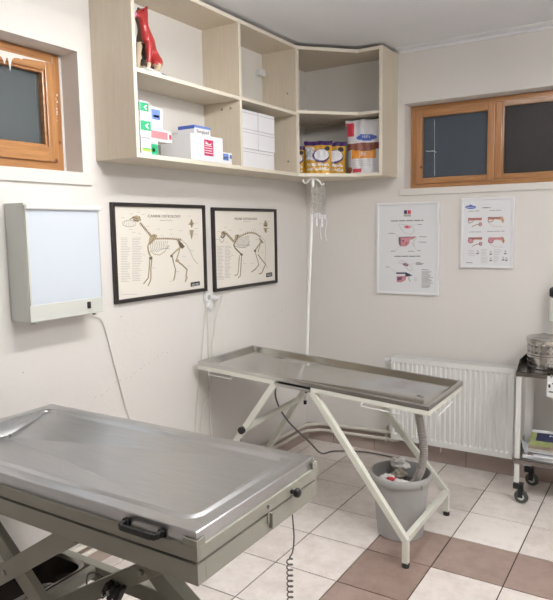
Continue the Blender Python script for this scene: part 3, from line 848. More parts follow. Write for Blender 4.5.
EAR_ART = """
P print_blue 0 -1065,1710 -1067,1706 -1072,1703 -1081,1701 -1092,1700 -1104,1700 -1115,1702 -1124,1705 -1130,1708 -1132,1712 -1130,1716 -1124,1720 -1115,1722 -1104,1723 -1093,1723 -1082,1721 -1073,1718 -1067,1714
P print_blue 0 -1109,1720 -1099,1730 -1088,1719
L paper 3 -1123,1711 -1074,1711
L ink_mid 5 -1024,1705 -1020,1705
L ink_mid 5 -1019,1705 -1015,1705
L ink_mid 5 -1014,1705 -1010,1705
L ink_mid 5 -1008,1705 -1004,1705
L ink_mid 5 -1003,1705 -999,1705
L ink_mid 5 -997,1705 -994,1705
L ink_mid 5 -992,1705 -988,1705
L ink_mid 5 -981,1705 -977,1705
L ink_mid 3 -1111,1686 -1108,1686
L ink_mid 3 -1106,1686 -1103,1686
L ink_mid 3 -1101,1686 -1098,1686
L ink_mid 3 -1097,1686 -1093,1686
L ink_mid 3 -1092,1686 -1088,1686
L ink_mid 3 -1087,1686 -1083,1686
L ink_mid 3 -1082,1686 -1078,1686
L ink_mid 3 -1072,1686 -1069,1686
L ink_mid 3 -1067,1686 -1064,1686
L ink_mid 3 -1063,1686 -1059,1686
L ink_mid 3 -1058,1686 -1054,1686
L ink_mid 3 -1053,1686 -1049,1686
L ink_mid 3 -1048,1686 -1045,1686
L ink_mid 3 -980,1687 -976,1687
L ink_mid 3 -975,1687 -971,1687
L ink_mid 3 -970,1687 -966,1687
L ink_mid 3 -965,1687 -962,1687
L ink_mid 3 -960,1687 -957,1687
L ink_mid 3 -955,1687 -952,1687
L ink_mid 3 -950,1687 -947,1687
L ink_mid 3 -941,1687 -937,1687
L ink_mid 3 -936,1687 -932,1687
L ink_mid 3 -931,1687 -927,1687
L ink_mid 3 -926,1687 -923,1687
L ink_mid 3 -921,1687 -918,1687
L ink_mid 3 -916,1687 -913,1687
L ink_mid 3 -1105,1554 -1101,1555
L ink_mid 3 -1099,1555 -1096,1555
L ink_mid 3 -1094,1555 -1091,1555
L ink_mid 3 -1089,1555 -1085,1555
L ink_mid 3 -1084,1555 -1080,1555
L ink_mid 3 -1079,1555 -1075,1555
L ink_mid 3 -1074,1555 -1070,1555
L ink_mid 3 -1064,1555 -1060,1555
L ink_mid 3 -1059,1555 -1055,1555
L ink_mid 3 -1053,1555 -1050,1555
L ink_mid 3 -1048,1555 -1045,1555
L ink_mid 3 -1043,1555 -1040,1555
L ink_mid 3 -1038,1555 -1035,1555
L ink_mid 3 -1033,1555 -1030,1555
L ink_mid 3 -992,1557 -988,1557
L ink_mid 3 -987,1557 -983,1557
L ink_mid 3 -981,1557 -978,1557
L ink_mid 3 -976,1557 -972,1557
L ink_mid 3 -971,1557 -967,1557
L ink_mid 3 -966,1557 -962,1557
L ink_mid 3 -960,1557 -956,1557
L ink_mid 3 -950,1557 -946,1557
L ink_mid 3 -945,1557 -941,1557
L ink_mid 3 -939,1558 -936,1558
L ink_mid 3 -934,1558 -930,1558
L ink_mid 3 -929,1558 -925,1558
L ink_mid 3 -924,1558 -920,1558
L ink_mid 3 -919,1558 -915,1558
L ink_mid 3 -908,1558 -904,1558
L ink_mid 3 -903,1558 -899,1558
L ink_mid 3 -898,1558 -894,1558
L ink_mid 3 -893,1558 -889,1558
P print_rose 0 -1113,1643 -1069,1644 -1028,1643 -1028,1629 -1069,1628 -1113,1625
L print_brown 5 -1113,1640 -1073,1635 -1028,1638
L print_tan 5 -1104,1629 -1069,1632 -1033,1627
L print_plum 2.5 -1109,1643 -1060,1640 -1030,1643
L print_brown 4 -1113,1625 -1107,1611 -1084,1618 -1077,1628
L print_brown 4 -1028,1602 -1029,1597 -1032,1593 -1036,1591 -1041,1593 -1044,1597 -1045,1603 -1044,1608 -1041,1613 -1037,1614 -1032,1612 -1029,1608 -1028,1602
L print_brown 4 -1087,1587 -1068,1598 -1043,1603
P print_pink 0 -1031,1602 -1032,1599 -1033,1597 -1035,1596 -1037,1596 -1040,1597 -1041,1600 -1042,1603 -1041,1606 -1040,1608 -1038,1609 -1035,1609 -1033,1608 -1032,1606
P print_rose 0 -990,1646 -947,1646 -908,1646 -908,1632 -947,1631 -990,1628
L print_brown 5 -990,1642 -951,1638 -908,1640
L print_tan 5 -981,1631 -947,1634 -913,1630
L print_plum 2.5 -986,1646 -939,1643 -910,1646
L print_brown 4 -990,1628 -984,1614 -962,1621 -955,1631
P print_tan 0 -917,1649 -901,1647 -891,1623 -900,1607 -911,1625
L print_brown 4 -905,1644 -897,1614
L print_tan 2 -981,1607 -955,1589 -903,1585
P print_rose 0 -1109,1520 -1065,1521 -1024,1521 -1024,1507 -1064,1505 -1109,1502
L print_brown 5 -1109,1516 -1069,1512 -1024,1515
L print_tan 5 -1100,1505 -1065,1509 -1029,1505
L print_plum 2.5 -1105,1519 -1056,1517 -1026,1521
P print_pink 0 -1079,1500 -1080,1493 -1084,1488 -1091,1485 -1098,1485 -1104,1488 -1109,1493 -1111,1500 -1109,1506 -1105,1512 -1098,1515 -1091,1515 -1085,1512 -1080,1506
L print_brown 4 -1079,1500 -1080,1493 -1084,1488 -1091,1485 -1098,1485 -1104,1488 -1109,1493 -1111,1500 -1109,1506 -1105,1512 -1098,1515 -1091,1515 -1085,1512 -1080,1506 -1079,1500
L print_brown 4 -1023,1480 -1025,1474 -1028,1470 -1032,1468 -1036,1470 -1040,1474 -1041,1480 -1040,1486 -1037,1490 -1032,1491 -1028,1490 -1025,1486 -1023,1480
L print_brown 4 -1083,1464 -1064,1474 -1039,1480
P print_pink 0 -1027,1480 -1027,1477 -1029,1474 -1031,1473 -1033,1473 -1035,1474 -1037,1477 -1038,1480 -1037,1483 -1036,1485 -1034,1487 -1031,1487 -1029,1485 -1028,1483
P print_rose 0 -984,1519 -941,1520 -902,1520 -902,1506 -941,1504 -984,1501
L print_brown 5 -984,1515 -945,1511 -902,1515
L print_tan 5 -975,1505 -941,1508 -907,1504
L print_plum 2.5 -980,1519 -932,1517 -904,1520
P print_pink 0 -954,1499 -956,1493 -960,1487 -966,1485 -973,1485 -979,1487 -984,1493 -985,1499 -984,1506 -980,1511 -974,1514 -967,1514 -960,1511 -956,1506
L print_brown 4 -954,1499 -956,1493 -960,1487 -966,1485 -973,1485 -979,1487 -984,1493 -985,1499 -984,1506 -980,1511 -974,1514 -967,1514 -960,1511 -956,1506 -954,1499
P print_tan 0 -910,1524 -895,1522 -884,1497 -894,1481 -905,1499
L print_brown 4 -898,1518 -891,1488
L print_tan 2 -975,1480 -948,1462 -897,1459
L ink_light 2 -1107,1437 -1073,1437
L ink_light 2 -1107,1427 -1076,1427
L ink_light 2 -1107,1417 -1064,1418
L ink_light 2 -1106,1408 -1065,1408
L ink_light 2 -1030,1444 -991,1444
L ink_light 2 -1030,1435 -1000,1435
L ink_light 2 -1029,1426 -996,1426
L ink_light 2 -1029,1417 -996,1418
L ink_light 2 -1029,1408 -996,1409
L ink_light 2 -949,1443 -913,1443
L ink_light 2 -949,1433 -900,1433
L ink_light 2 -948,1424 -915,1424
L ink_light 2 -948,1414 -916,1415
L ink_light 2 -1029,1396 -986,1396
L ink_light 2 -1029,1387 -992,1387
L ink_light 2 -1029,1378 -985,1378
L ink_light 2 -1028,1369 -995,1369
L ink_light 2 -1028,1360 -986,1361
L ink_light 2 -951,1402 -922,1402
L ink_light 2 -950,1393 -920,1393
L ink_light 2 -950,1384 -921,1385
L ink_light 2 -950,1375 -924,1376
L ink_light 2 -950,1366 -929,1367
P ink_light 0 -1044,1433 -1045,1430 -1049,1428 -1053,1429 -1054,1433 -1053,1437 -1049,1439 -1045,1437
P ink_mid 0 -1058,1421 -1040,1424 -1042,1415 -1056,1414
P ink_light 0 -963,1429 -965,1426 -968,1424 -972,1425 -974,1429 -972,1433 -969,1435 -965,1433
P ink_mid 0 -977,1417 -960,1420 -961,1412 -975,1410
P ink_light 0 -875,1434 -877,1430 -880,1429 -884,1430 -886,1434 -884,1438 -881,1439 -877,1438
P ink_mid 0 -889,1422 -872,1425 -873,1417 -887,1415
P ink_light 0 -962,1389 -964,1386 -967,1384 -971,1386 -973,1389 -971,1393 -968,1395 -964,1393
P ink_mid 0 -976,1377 -959,1381 -960,1372 -974,1370
P ink_light 0 -887,1395 -889,1391 -892,1389 -896,1391 -897,1394 -896,1398 -892,1400 -889,1398
P ink_mid 0 -900,1382 -884,1386 -885,1377 -899,1375
P ink_light 0 -868,1392 -870,1388 -873,1387 -877,1388 -879,1392 -877,1396 -874,1397 -870,1396
P ink_mid 0 -882,1380 -865,1383 -866,1375 -880,1373
L ink_mid 4 -1119,1359 -1115,1359
L ink_mid 4 -1113,1359 -1109,1359
L ink_mid 4 -1108,1359 -1104,1359
L ink_mid 4 -1102,1359 -1098,1359
L ink_mid 4 -1097,1359 -1093,1359
L ink_mid 4 -1091,1359 -1087,1359
L ink_mid 4 -1085,1359 -1081,1359
"""

# ------------------------------------------------------------------ wall cabinets
Z0, Z1, FX = 1.925, 2.724, -2.04
T = .02
cab = thing('wall_cabinet', (LX, 2.82, Z0), 'long pale laminate wall cabinet with open bays, above the two skeleton charts', 'cabinet')
MB().box(LX, 2.10, Z0, FX, 2.12, Z1).build('side_panel', ['laminate'], cab, bevel=.001)
MB().box(LX, 3.515, Z0, FX, 3.533, Z1).build('side_panel', ['laminate'], cab, bevel=.001)
MB().box(LX, 2.12, Z0, FX, 3.515, Z0+T).build('bottom_panel', ['laminate'], cab)
MB().box(LX, 2.12, Z1-T, FX, 3.515, Z1).build('top_panel', ['laminate'], cab)
MB().box(LX+.012, 2.904, Z0+T, FX, 2.924, Z1-T).build('divider', ['laminate'], cab)
MB().box(LX+.012, 2.12, 2.297, FX, 2.904, 2.315).build('shelf', ['laminate'], cab)
MB().box(LX+.012, 2.924, 2.302, FX, 3.515, 2.320).build('shelf', ['laminate'], cab)
MB().box(LX, 2.12, Z0+T, LX+.012, 3.515, Z1-T).build('back_panel', ['ledge_paint'], cab)
e = MB()      # pale edge banding on every front edge
e.box(FX, 2.10, Z0, FX+.0015, 2.12, Z1).box(FX, 3.515, Z0, FX+.0015, 3.533, Z1).box(FX, 2.12, Z0, FX+.0015, 3.515, Z0+T).box(FX, 2.12, Z1-T, FX+.0015, 3.515, Z1)
e.box(FX, 2.904, Z0+T, FX+.0015, 2.924, Z1-T).box(FX, 2.12, 2.297, FX+.0015, 2.904, 2.315).box(FX, 2.924, 2.302, FX+.0015, 3.515, 2.320)
e.build('edge_banding', 'laminate_edge', cab)
for (x, y, z) in ((-2.10, 3.5145, 2.44), (-2.10, 3.5145, 2.02), (-2.10, 2.9035, 2.26), (-2.16, 2.9035, 2.26)):
    MB().cyl((x, y-.004, z), (x, y, z), .006, 10).build('screw_cap', 'steel_dark', cab)
MB().box(LX+.012, 3.44, 2.56, LX+.05, 3.50, 2.60).build('hanging_bracket', 'white_plastic', cab, bevel=.004)

cc = thing('corner_cabinet', (LX+.3, BY-.25, Z0), 'pale laminate corner wall cabinet with a slanted open front holding the pet food bags', 'cabinet')
def corner_outline(inset=0):
    a = inset
    return [(LX+a, 3.533), (FX-a*.4, 3.533), (-1.765-a*.3, 3.835+a), (-1.612, 3.835+a), (-1.612, BY-a), (LX+a, BY-a)]
MB().prism(corner_outline(), Z0, Z0+T).build('bottom_panel', 'laminate', cc)
MB().prism(corner_outline(), Z1-T, Z1).build('top_panel', 'laminate', cc)
MB().prism(corner_outline(.012), 2.316, 2.334).build('shelf', 'laminate', cc)
MB().box(-1.612, 3.825, Z0, -1.592, BY, Z1).build('side_panel', 'laminate', cc, bevel=.001)
MB().box(LX, 3.534, Z0, FX-.0, 3.552, Z1).build('side_panel', 'laminate', cc, bevel=.001)
MB().box(LX, 3.552, Z0+T, LX+.012, BY, Z1-T).box(LX+.012, BY-.012, Z0+T, -1.612, BY, Z1-T).build('back_panel', 'ledge_paint', cc)
def corner_edge(z0, z1):
    p = [(FX, 3.533), (-1.765, 3.835), (-1.612, 3.835)]; m_ = MB()
    for a, b_ in zip(p, p[1:]):
        m_.bar((a[0], a[1], (z0+z1)/2), (b_[0], b_[1], (z0+z1)/2), .003, z1-z0)
    return m_
e = MB()
for z0, z1 in ((Z0, Z0+T), (Z1-T, Z1), (2.316, 2.334)):
    q = [(FX, 3.534), (-1.765, 3.835), (-1.612, 3.835)]
    for a, b_ in zip(q, q[1:]): e.bar((a[0], a[1], (z0+z1)/2), (b_[0], b_[1], (z0+z1)/2), .003, z1-z0)
e.box(FX, 3.533, Z0, FX+.0015, 3.552, Z1).box(-1.613, 3.8235, Z0, -1.591, 3.825, Z1)
e.build('edge_banding', 'laminate_edge', cc)

# ------------------------------------------------------------------ things in the cabinets
def carton(label, x0, x1, y0, y1, z0, z1, prints=(), group=None, name='carton', base='carton_white', rot=0, lid=True):
    t = thing(name, ((x0+x1)/2, (y0+y1)/2, z0), label, 'box', group)
    b = MB().box(x0, y0, z0, x1, y1, z1).build('body', base, t, bevel=.0015)
    if lid: MB().box(x1, y0+.004, z1-.016, x1+.0004, y1-.004, z1-.0145).build('flap_shade_line', 'carton_shadow_line', t)  # thin grey strip painted as the shade line of the tuck flap
    for (face, a0, a1, c0, c1, m_) in prints:          # printed panels and painted shade lines: fractions of the front (x+) or the near side (y-)
        p = MB()
        if face == 'f':
            p.box(x1, y0+(y1-y0)*a0, z0+(z1-z0)*c0, x1+.0007, y0+(y1-y0)*a1, z0+(z1-z0)*c1)
        elif face == 't':
            p.box(x0+(x1-x0)*c0, y0+(y1-y0)*a0, z1, x0+(x1-x0)*c1, y0+(y1-y0)*a1, z1+.0007)
        else:
            p.box(x0+(x1-x0)*a0, y0-.0007, z0+(z1-z0)*c0, x0+(x1-x0)*a1, y0, z0+(z1-z0)*c1)
        p.build('printed_panel', m_, t)
    if rot:
        t.rotation_euler.z = math.radians(rot)
    return t
zb = Z0+T
# three slim medicine cartons with green panels, one on another
carton('slim white carton with lime band, bottom of the stack beside the cabinet end', -2.115, -2.055, 2.148, 2.212, zb, zb+.078, [('f', .08, .92, .16, .30, 'print_lime'), ('f', .08, .92, .30, .36, 'print_green'), ('f', .05, .9, .90, .97, 'carton_shadow_line'), ('n', .1, .9, .16, .34, 'print_lime')], 'medicine cartons')
def chevron(t, x, y, z, s, m_='carton_white'):
    MB().slab([(x, y-s, z), (x, y+s*.2, z+s*.8), (x, y+s, z+s*.8), (x, y+s*.1, z), (x, y+s, z-s*.9), (x, y+s*.3, z-s*.9)], (1,0,0), .0006).build('chevron_mark', m_, t)
t = carton('slim white green-panelled carton, middle of the stack beside the cabinet end', -2.115, -2.055, 2.145, 2.215, zb+.078, zb+.158, [('f', .05, .98, .35, .88, 'print_green'), ('f', .5, .85, .12, .16, 'ink_light'), ('n', .1, .9, .35, .88, 'print_green')], 'medicine cartons')
chevron(t, -2.0543, 2.188, zb+.127, .014)
t = carton('slim white green-panelled carton, topmost of the stack beside the cabinet end', -2.115, -2.055, 2.148, 2.205, zb+.158, zb+.236, [('f', .03, .95, .42, .9, 'print_green'), ('f', .2, .75, .12, .16, 'ink_light'), ('n', .1, .9, .42, .9, 'print_green')], 'medicine cartons')
chevron(t, -2.0543, 2.182, zb+.209, .012)
carton('low white carton with a green printed front, under the pink printed carton', -2.17, -2.085, 2.232, 2.292, zb, zb+.072, [('f', .05, .95, .05, .78, 'print_green'), ('f', .3, .6, .3, .5, 'print_lime'), ('f', .05, .95, .84, .88, 'carton_shadow_line')], 'medicine cartons')
carton('flat white carton with a pink red printed band, under the blue and white carton', -2.20, -2.085, 2.232, 2.39, zb+.072, zb+.126, [('f', .03, .80, .22, .86, 'print_salmon'), ('n', .05, .95, .22, .86, 'print_salmon'), ('f', .88, .98, .3, .7, 'print_red')], 'medicine cartons')
carton('upright white carton with a blue panel, standing on the pink printed carton', -2.20, -2.09, 2.245, 2.335, zb+.126, zb+.228, [('f', .15, .8, .45, .9, 'print_sky'), ('f', .3, .7, .55, .65, 'carton_white'), ('n', .15, .85, .45, .88, 'print_blue')], 'medicine cartons')
# the long white dispenser box lying out over the shelf edge
t = carton('large white carton with a crimson square label, jutting over the shelf edge', -2.235, -2.035, 2.472, 2.735, zb, zb+.128, [('f', .40, .68, .22, .84, 'print_crimson')], lid=False)
p = MB()
for k in range(4): p.box(-2.0343, 2.583, zb+.040+k*.012, -2.0338, 2.645-.006*(k % 2), zb+.0435+k*.012)
p.slab([(-2.0343, 2.585, zb+.085), (-2.0343, 2.590, zb+.100), (-2.0343, 2.605, zb+.092), (-2.0343, 2.615, zb+.086), (-2.0343, 2.644, zb+.094), (-2.0343, 2.625, zb+.082)], (1,0,0), .0004)
p.build('label_print', 'carton_white', t)
zc = zb+.1285
t = carton('white carton with blue edges, lying on the crimson labelled carton', -2.225, -2.115, 2.632, 2.765, zc, zc+.062, [('f', 0, 1, .80, 1, 'print_sky'), ('n', 0, 1, .72, 1, 'print_blue')], lid=False)
t.location.y -= .03
words('Surgipad', .024, (-2.1138, 2.668, zc+.032), (0,1,0), (0,0,1), 'ink_mid', t, width=.10)
carton('small flat white carton with a violet blue panel, at the foot of the cabinet divider', -2.13, -2.07, 2.735, 2.862, zb, zb+.066, [('f', .02, .74, .35, .88, 'print_sky'), ('f', .1, .6, .5, .6, 'carton_white'), ('f', .86, .97, .55, .85, 'print_blue')])
# six plain white boxes in two columns
first = None
names = {(0,0): 'plain white box, bottom of the column nearer the cabinet divider', (1,0): 'plain white box, bottom of the column nearer the yellow bags',
         (0,1): 'plain white box, middle of the column nearer the cabinet divider', (1,1): 'plain white box, middle of the column nearer the yellow bags',
         (0,2): 'plain white box, topmost of the column nearer the cabinet divider', (1,2): 'plain white box, topmost of the column nearer the yellow bags'}
W_, H_ = .176, .1075
for (i, k), lab in names.items():
    x1 = -2.075+random.uniform(-.004, .004)
    if first is None:
        first = carton(lab, -2.25, -2.075, 2.955, 2.955+W_, zb, zb+H_-.002, (), 'plain white boxes', lid=False)
        p = MB().box(-2.075, 2.96, zb+H_*.82, -2.0745, 2.955+W_-.004, zb+H_*.84).build('lid_shade_line', 'carton_shadow_line', first)  # shade under the lid put in as a grey strip
        base = first.location.copy(); continue
    r = first.copy(); COL.objects.link(r); r['label'] = lab
    r.location = base+Vector((random.uniform(-.004, .004), i*(W_+.002), k*H_)); r.rotation_euler.z = random.uniform(-.012, .012)
    for ch in first.children:
        c = ch.copy(); COL.objects.link(c); c.parent = r

# teaching model of a sitting dog, one flank in muscle
def skin_figure(name, joints, edges, mats, pick, parent, sub=2):
    me = bpy.data.meshes.new(name); me.from_pydata([j[0] for j in joints], edges, [])
    o = bpy.data.objects.new(name, me); COL.objects.link(o)
    sk = o.modifiers.new('Skin', 'SKIN'); sk.use_smooth_shade = True
    sd = o.modifiers.new('Sub', 'SUBSURF'); sd.levels = sub; sd.render_levels = sub
    lay = me.skin_vertices[0].data if len(me.skin_vertices) else None
    if lay is None:
        bm = bmesh.new(); bm.from_mesh(me); bm.verts.layers.skin.verify(); bm.to_mesh(me); bm.free(); lay = me.skin_vertices[0].data
    for i, j in enumerate(joints):
        r = j[1]; lay[i].radius = (r, r) if not isinstance(r, tuple) else r
        lay[i].use_root = (i == 0)
    bpy.context.view_layer.update()
    me2 = bpy.data.meshes.new_from_object(o.evaluated_get(bpy.context.evaluated_depsgraph_get()))
    bpy.data.objects.remove(o)
    me2.materials.clear()
    for m_ in mats: me2.materials.append(MATS[m_])
    for p in me2.polygons: p.material_index = pick(p.center); p.use_smooth = True
    o = bpy.data.objects.new(name, me2); COL.objects.link(o); o.parent = parent
    return o
dog = thing('anatomical_dog_model', (-2.115, 2.25, 2.315), 'sitting dog teaching model with red muscle flank and pink tongue on the upper shelf', 'model')
MB().box(-2.175, 2.165, 2.315, -2.045, 2.345, 2.327).build('base', 'white_plastic', dog, bevel=.003)
MB().slab([(-2.0445, 2.285, 2.316), (-2.0445, 2.335, 2.316), (-2.0445, 2.335, 2.326), (-2.0445, 2.285, 2.326)], (1,0,0), .0008).build('name_plate', 'ink', dog)
J = [((0, .060, .062), .042), ((0, .040, .125), .040), ((0, .005, .195), .036), ((0, -.02, .265), .026), ((0, -.03, .315), .030), ((0, -.060, .305), .018), ((0, -.085, .298), .012),
     # front legs
     ((.024, -.012, .17), .021), ((.028, -.022, .095), .013), ((.028, -.028, .025), .010), ((.028, -.042, .016), .010),
     ((-.024, -.012, .17), .021), ((-.028, -.022, .095), .013), ((-.028, -.028, .025), .010), ((-.028, -.042, .016), .010),
     # hind legs folded
     ((.034, .052, .085), .040), ((.044, .018, .055), .026), ((.046, .03, .024), .012), ((.046, -.005, .016), .010),
     ((-.034, .052, .085), .040), ((-.044, .018, .055), .026), ((-.046, .03, .024), .012), ((-.046, -.005, .016), .010),
     # ears and tail
     ((.018, -.018, .348), .010), ((.024, -.012, .368), .004), ((-.018, -.018, .348), .010), ((-.024, -.012, .368), .004),
     ((0, .085, .03), .012), ((0, .10, .018), .007)]
E_ = [(0,1),(1,2),(2,3),(3,4),(4,5),(5,6),(2,7),(7,8),(8,9),(9,10),(2,11),(11,12),(12,13),(13,14),(0,15),(15,16),(16,17),(17,18),(0,19),(19,20),(20,21),(21,22),(4,23),(23,24),(4,25),(25,26),(0,27),(27,28)]
def dogpick(c):
    if c.z < .05 and c.y < .03: return 2
    if c.x > .002 and c.z > .045: return 0
    return 2 if (c.y < -.02 and c.z < .17) else 1
body = skin_figure('body', J, E_, ['muscle_red', 'fur_brown', 'fur_cream'], dogpick, dog)
body.location = (0, .02, .012); body.scale = (1, 1, .80)
tg = MB().tube([(0, -.078, .284), (.002, -.092, .276), (.004, -.098, .260)], [.008, .009, .006], 10).build('tongue', 'tongue_pink', None, smooth=True); tg.parent = dog; tg.location = (0, .02, -.028)
ey = MB().lathe([(.001, -.004), (.0045, 0), (.001, .004)], (.024, -.05, .322), 10, 'x').build('eye', 'ink', None, smooth=True); ey.parent = dog; ey.location = (0, .02, -.046)
dog.rotation_euler.z = math.radians(14)
dog.location.z = 2.3151

# ---- pillow shaped bags
def bag(name, label, cat, c, w, h, d, ang, mats, pick, lean=0, group=None, crimp=None, fold=0):
    t = thing(name, c, label, cat, group)
    m_ = MB(); nu, nv = 44, 60; grid = {}
    ca, sa = math.cos(math.radians(ang)), math.sin(math.radians(ang))
    rnd = random.Random(hash(label) % 1000 if False else len(label))
    ph = [rnd.uniform(0, 6) for _ in range(4)]
    for side in (0, 1):
        for i in range(nu+1):
            for j in range(nv+1):
                u, v = i/nu*2-1, j/nv
                if side == 1 and (i in (0, nu) or j == nv): grid[side, i, j] = grid[0, i, j]; continue
                prof = min(1, ((1-v)/.45))**.7 if v > .55 else 1
                bul = (1-abs(u)**3.2)**.6*prof*d/2*(1+.10*math.sin(7*v+ph[0]+2*u))
                bul += .0035*math.sin(13*u+ph[1]+5*v)*math.sin(11*v+ph[2])*(1-abs(u)**6)
                ww = w/2*(1-.05*math.sin(math.pi*min(1, v*1.1))+(.04 if v > .93 else 0))
                y = bul if side else -bul
                if v > .9: y += .003*math.sin(u*14+ph[3])
                if fold and v > .8: y -= (v-.8)*fold
                x = u*ww; z = v*h*(1-.02*abs(math.sin(3*u+ph[3])))
                y += lean*z
                grid[side, i, j] = m_.bm.verts.new((c[0]+ca*x-sa*y, c[1]+sa*x+ca*y, c[2]+z))
    for side in (0, 1):
        for i in range(nu):
            for j in range(nv):
                q = [grid[side, i, j], grid[side, i+1, j], grid[side, i+1, j+1], grid[side, i, j+1]]
                fce = m_.bm.faces.new(q if side == 0 else q[::-1]); fce.material_index = pick((i+.5)/nu, (j+.5)/nv, side)
    for i in range(nu):
        a = [grid[0, i, 0], grid[1, i, 0], grid[1, i+1, 0], grid[0, i+1, 0]]
        a2 = []; [a2.append(q) for q in a if q not in a2]
        if len(a2) > 2: m_.bm.faces.new(a2).material_index = 0
    b = m_.build('bag_body', mats, t, smooth=True)
    return t
def in_el(u, v, cu, cv, ru, rv): return ((u-cu)/ru)**2+((v-cv)/rv)**2 < 1
hsh = lambda u, v, k: noise.noise(Vector((u*k, v*k, .3)))
def yellow_pick(u, v, side):
    if v > .86: return 1
    if side: return 0
    if in_el(u, v, .64, .57, .27, .17): return 2
    if in_el(u, v, .62, .54, .32, .215): return 1
    if .02 < u < .36 and .42 < v < .82: return 4 if hsh(u, v, 14) > -.05 else 2
    if in_el(u, v, .84, .76, .10, .07): return 3
    if .08 < u < .9 and (.24 < v < .32 or .10 < v < .19) and hsh(u, v, 28) > -.05: return 2
    return 0
ym = ['bag_yellow', 'bag_purple', 'bag_white', 'ink', 'bag_grey']
bag('pet_food_bag', 'front yellow pet food bag with a whole white oval and kitten print', 'bag', (-1.985, 3.70, zb), .180, .215, .085, 24, ym, yellow_pick, .05, 'yellow pet food bags')
bag('pet_food_bag', 'yellow pet food bag half hidden behind the corner cabinet partition', 'bag', (-2.150, 3.655, zb), .17, .19, .06, 20, ym, yellow_pick, .05, 'yellow pet food bags')
bag('pet_food_bag', 'yellow pet food bag with purple top, behind and right of the front yellow bag', 'bag', (-1.965, 3.84, zb), .205, .22, .08, 22, ym, yellow_pick, .02, 'yellow pet food bags')
def white_pick(u, v, side):
    if side: return 0
    if in_el(u, v, .62, .66, .30, .060): return 1
    if .02 < u < .26 and .70 < v < .95: return 2
    if v > .56: return 0
    wv = .015*math.sin(u*8)
    if v > .43+wv: return 3
    if .18 < u < .88 and v > .29: return 4
    if .22 < u < .48 and .04 < v < .10: return 2
    if in_el(u, v, .13, .08, .08, .06): return 3
    if u < .16: return 5
    return 0
wb = bag('pet_food_bag', 'tall white pet food bag with a blue oval and an orange band', 'bag', (-1.768, 3.935, zb), .235, .36, .10, 12, ['bag_white', 'print_blue', 'print_red', 'bag_brown', 'bag_orange', 'bag_grey'], white_pick, -.02)
def bagpt(c, ang, x, z, y): 
    a = math.radians(ang); return (c[0]+math.cos(a)*x-math.sin(a)*y, c[1]+math.sin(a)*x+math.cos(a)*y, c[2]+z)
ux = (math.cos(math.radians(12)), math.sin(math.radians(12)), 0)
words('JRE', .038, bagpt((-1.768, 3.935, zb), 12, .008, .128, -.060), ux, (0,0,1), 'bag_white', wb)
words("Hill's", .026, bagpt((-1.768, 3.935, zb), 12, .028, .237, -.058), ux, (0,0,1), 'bag_white', wb)
for k in range(4):
    p = bagpt((-1.768, 3.935, zb), 12, -.045, .088-k*.011, -.0565); q = bagpt((-1.768, 3.935, zb), 12, .06-.01*(k % 3), .088-k*.011, -.0575)
    MB().bar(p, q, .0008, .0022).build('small_print', 'ink_light', wb)

# ------------------------------------------------------------------ pictures on the walls
def draw_art(src, wall, mb, layer0, slots):
    """printed drawing as fine flat strokes on the paper; coordinates are millimetres on the wall"""
    k = 0
    def W(a, z, n):
        return Vector((LX+n, a/1000, z/1000)) if wall == 'L' else Vector((a/1000, BY-n, z/1000))
    nrm = Vector((1,0,0)) if wall == 'L' else Vector((0,-1,0))
    for line in src.strip().split('\n'):
        kind, m_, w_, *pts = line.split(); w_ = float(w_)
        pts = [tuple(map(int, p.split(','))) for p in pts]
        if m_ not in slots: slots.append(m_)
        mb.mi = slots.index(m_)
        k += 1; n = layer0 + .00004*(k % 12)+(.0003 if m_ in ('paper', 'bone_brown', 'ink') else 0)
        if kind == 'P':
            mb.slab([W(a, z, n) for a, z in pts], nrm, .0003)
        else:
            hw = w_*STROKE/2
            for a, b_ in zip(pts, pts[1:]):
                d = Vector((b_[0]-a[0], b_[1]-a[1]))
                if d.length < .5: continue
                d.normalize(); s_ = Vector((-d.y, d.x))*hw*1000; e_ = d*hw*600
                q = [(a[0]-e_.x+s_.x, a[1]-e_.y+s_.y), (a[0]-e_.x-s_.x, a[1]-e_.y-s_.y), (b_[0]+e_.x-s_.x, b_[1]+e_.y-s_.y), (b_[0]+e_.x+s_.x, b_[1]+e_.y+s_.y)]
                mb.slab([W(x, z, n) for x, z in q], nrm, .0003)
STROKE = .00125
def left_picture(y0, y1, z0, z1, label, art, title, ty, tz, tw, sub, sy, sz, sw):
    t = thing('framed_poster', (LX, (y0+y1)/2, z0), label, 'picture', 'framed skeleton charts on the left wall')
    fr = MB(); b_ = .019
    fr.box(LX+.001, y0, z0, LX+.022, y0+b_, z1).box(LX+.001, y1-b_, z0, LX+.022, y1, z1).box(LX+.001, y0+b_, z0, LX+.022, y1-b_, z0+b_).box(LX+.001, y0+b_, z1-b_, LX+.022, y1-b_, z1)
    fr.build('frame', 'black_frame', t, bevel=.003)
    pm = MB().box(LX+.001, y0+b_*.8, z0+b_*.8, LX+.010, y1-b_*.8, z1-b_*.8); slots = ['paper_cream']
    draw_art(art, 'L', pm, .0101, slots); pm.build('poster', slots, t)
    words(title, .020, (LX+.0106, ty, tz), (0,1,0), (0,0,1), 'bone_brown', t, width=tw)
    words(sub, .008, (LX+.0106, sy, sz), (0,1,0), (0,0,1), 'ink_light', t, width=sw)
STROKE = .00125
left_picture(2.167, 2.880, 1.245, 1.737, 'black framed chart of a dog skeleton, the wider frame nearer the light box', CANINE_ART, 'CANINE OSTEOLOGY', 2.547, 1.672, .255, 'Skeleton of the dog', 2.556, 1.651, .095)
STROKE = .0014
left_picture(2.950, 3.651, 1.230, 1.727, 'black framed chart of a cat skeleton, the one nearer the room corner', FELINE_ART, 'FELINE OSTEOLOGY', 3.301, 1.661, .248, 'Skeleton', 3.307, 1.645, .07)
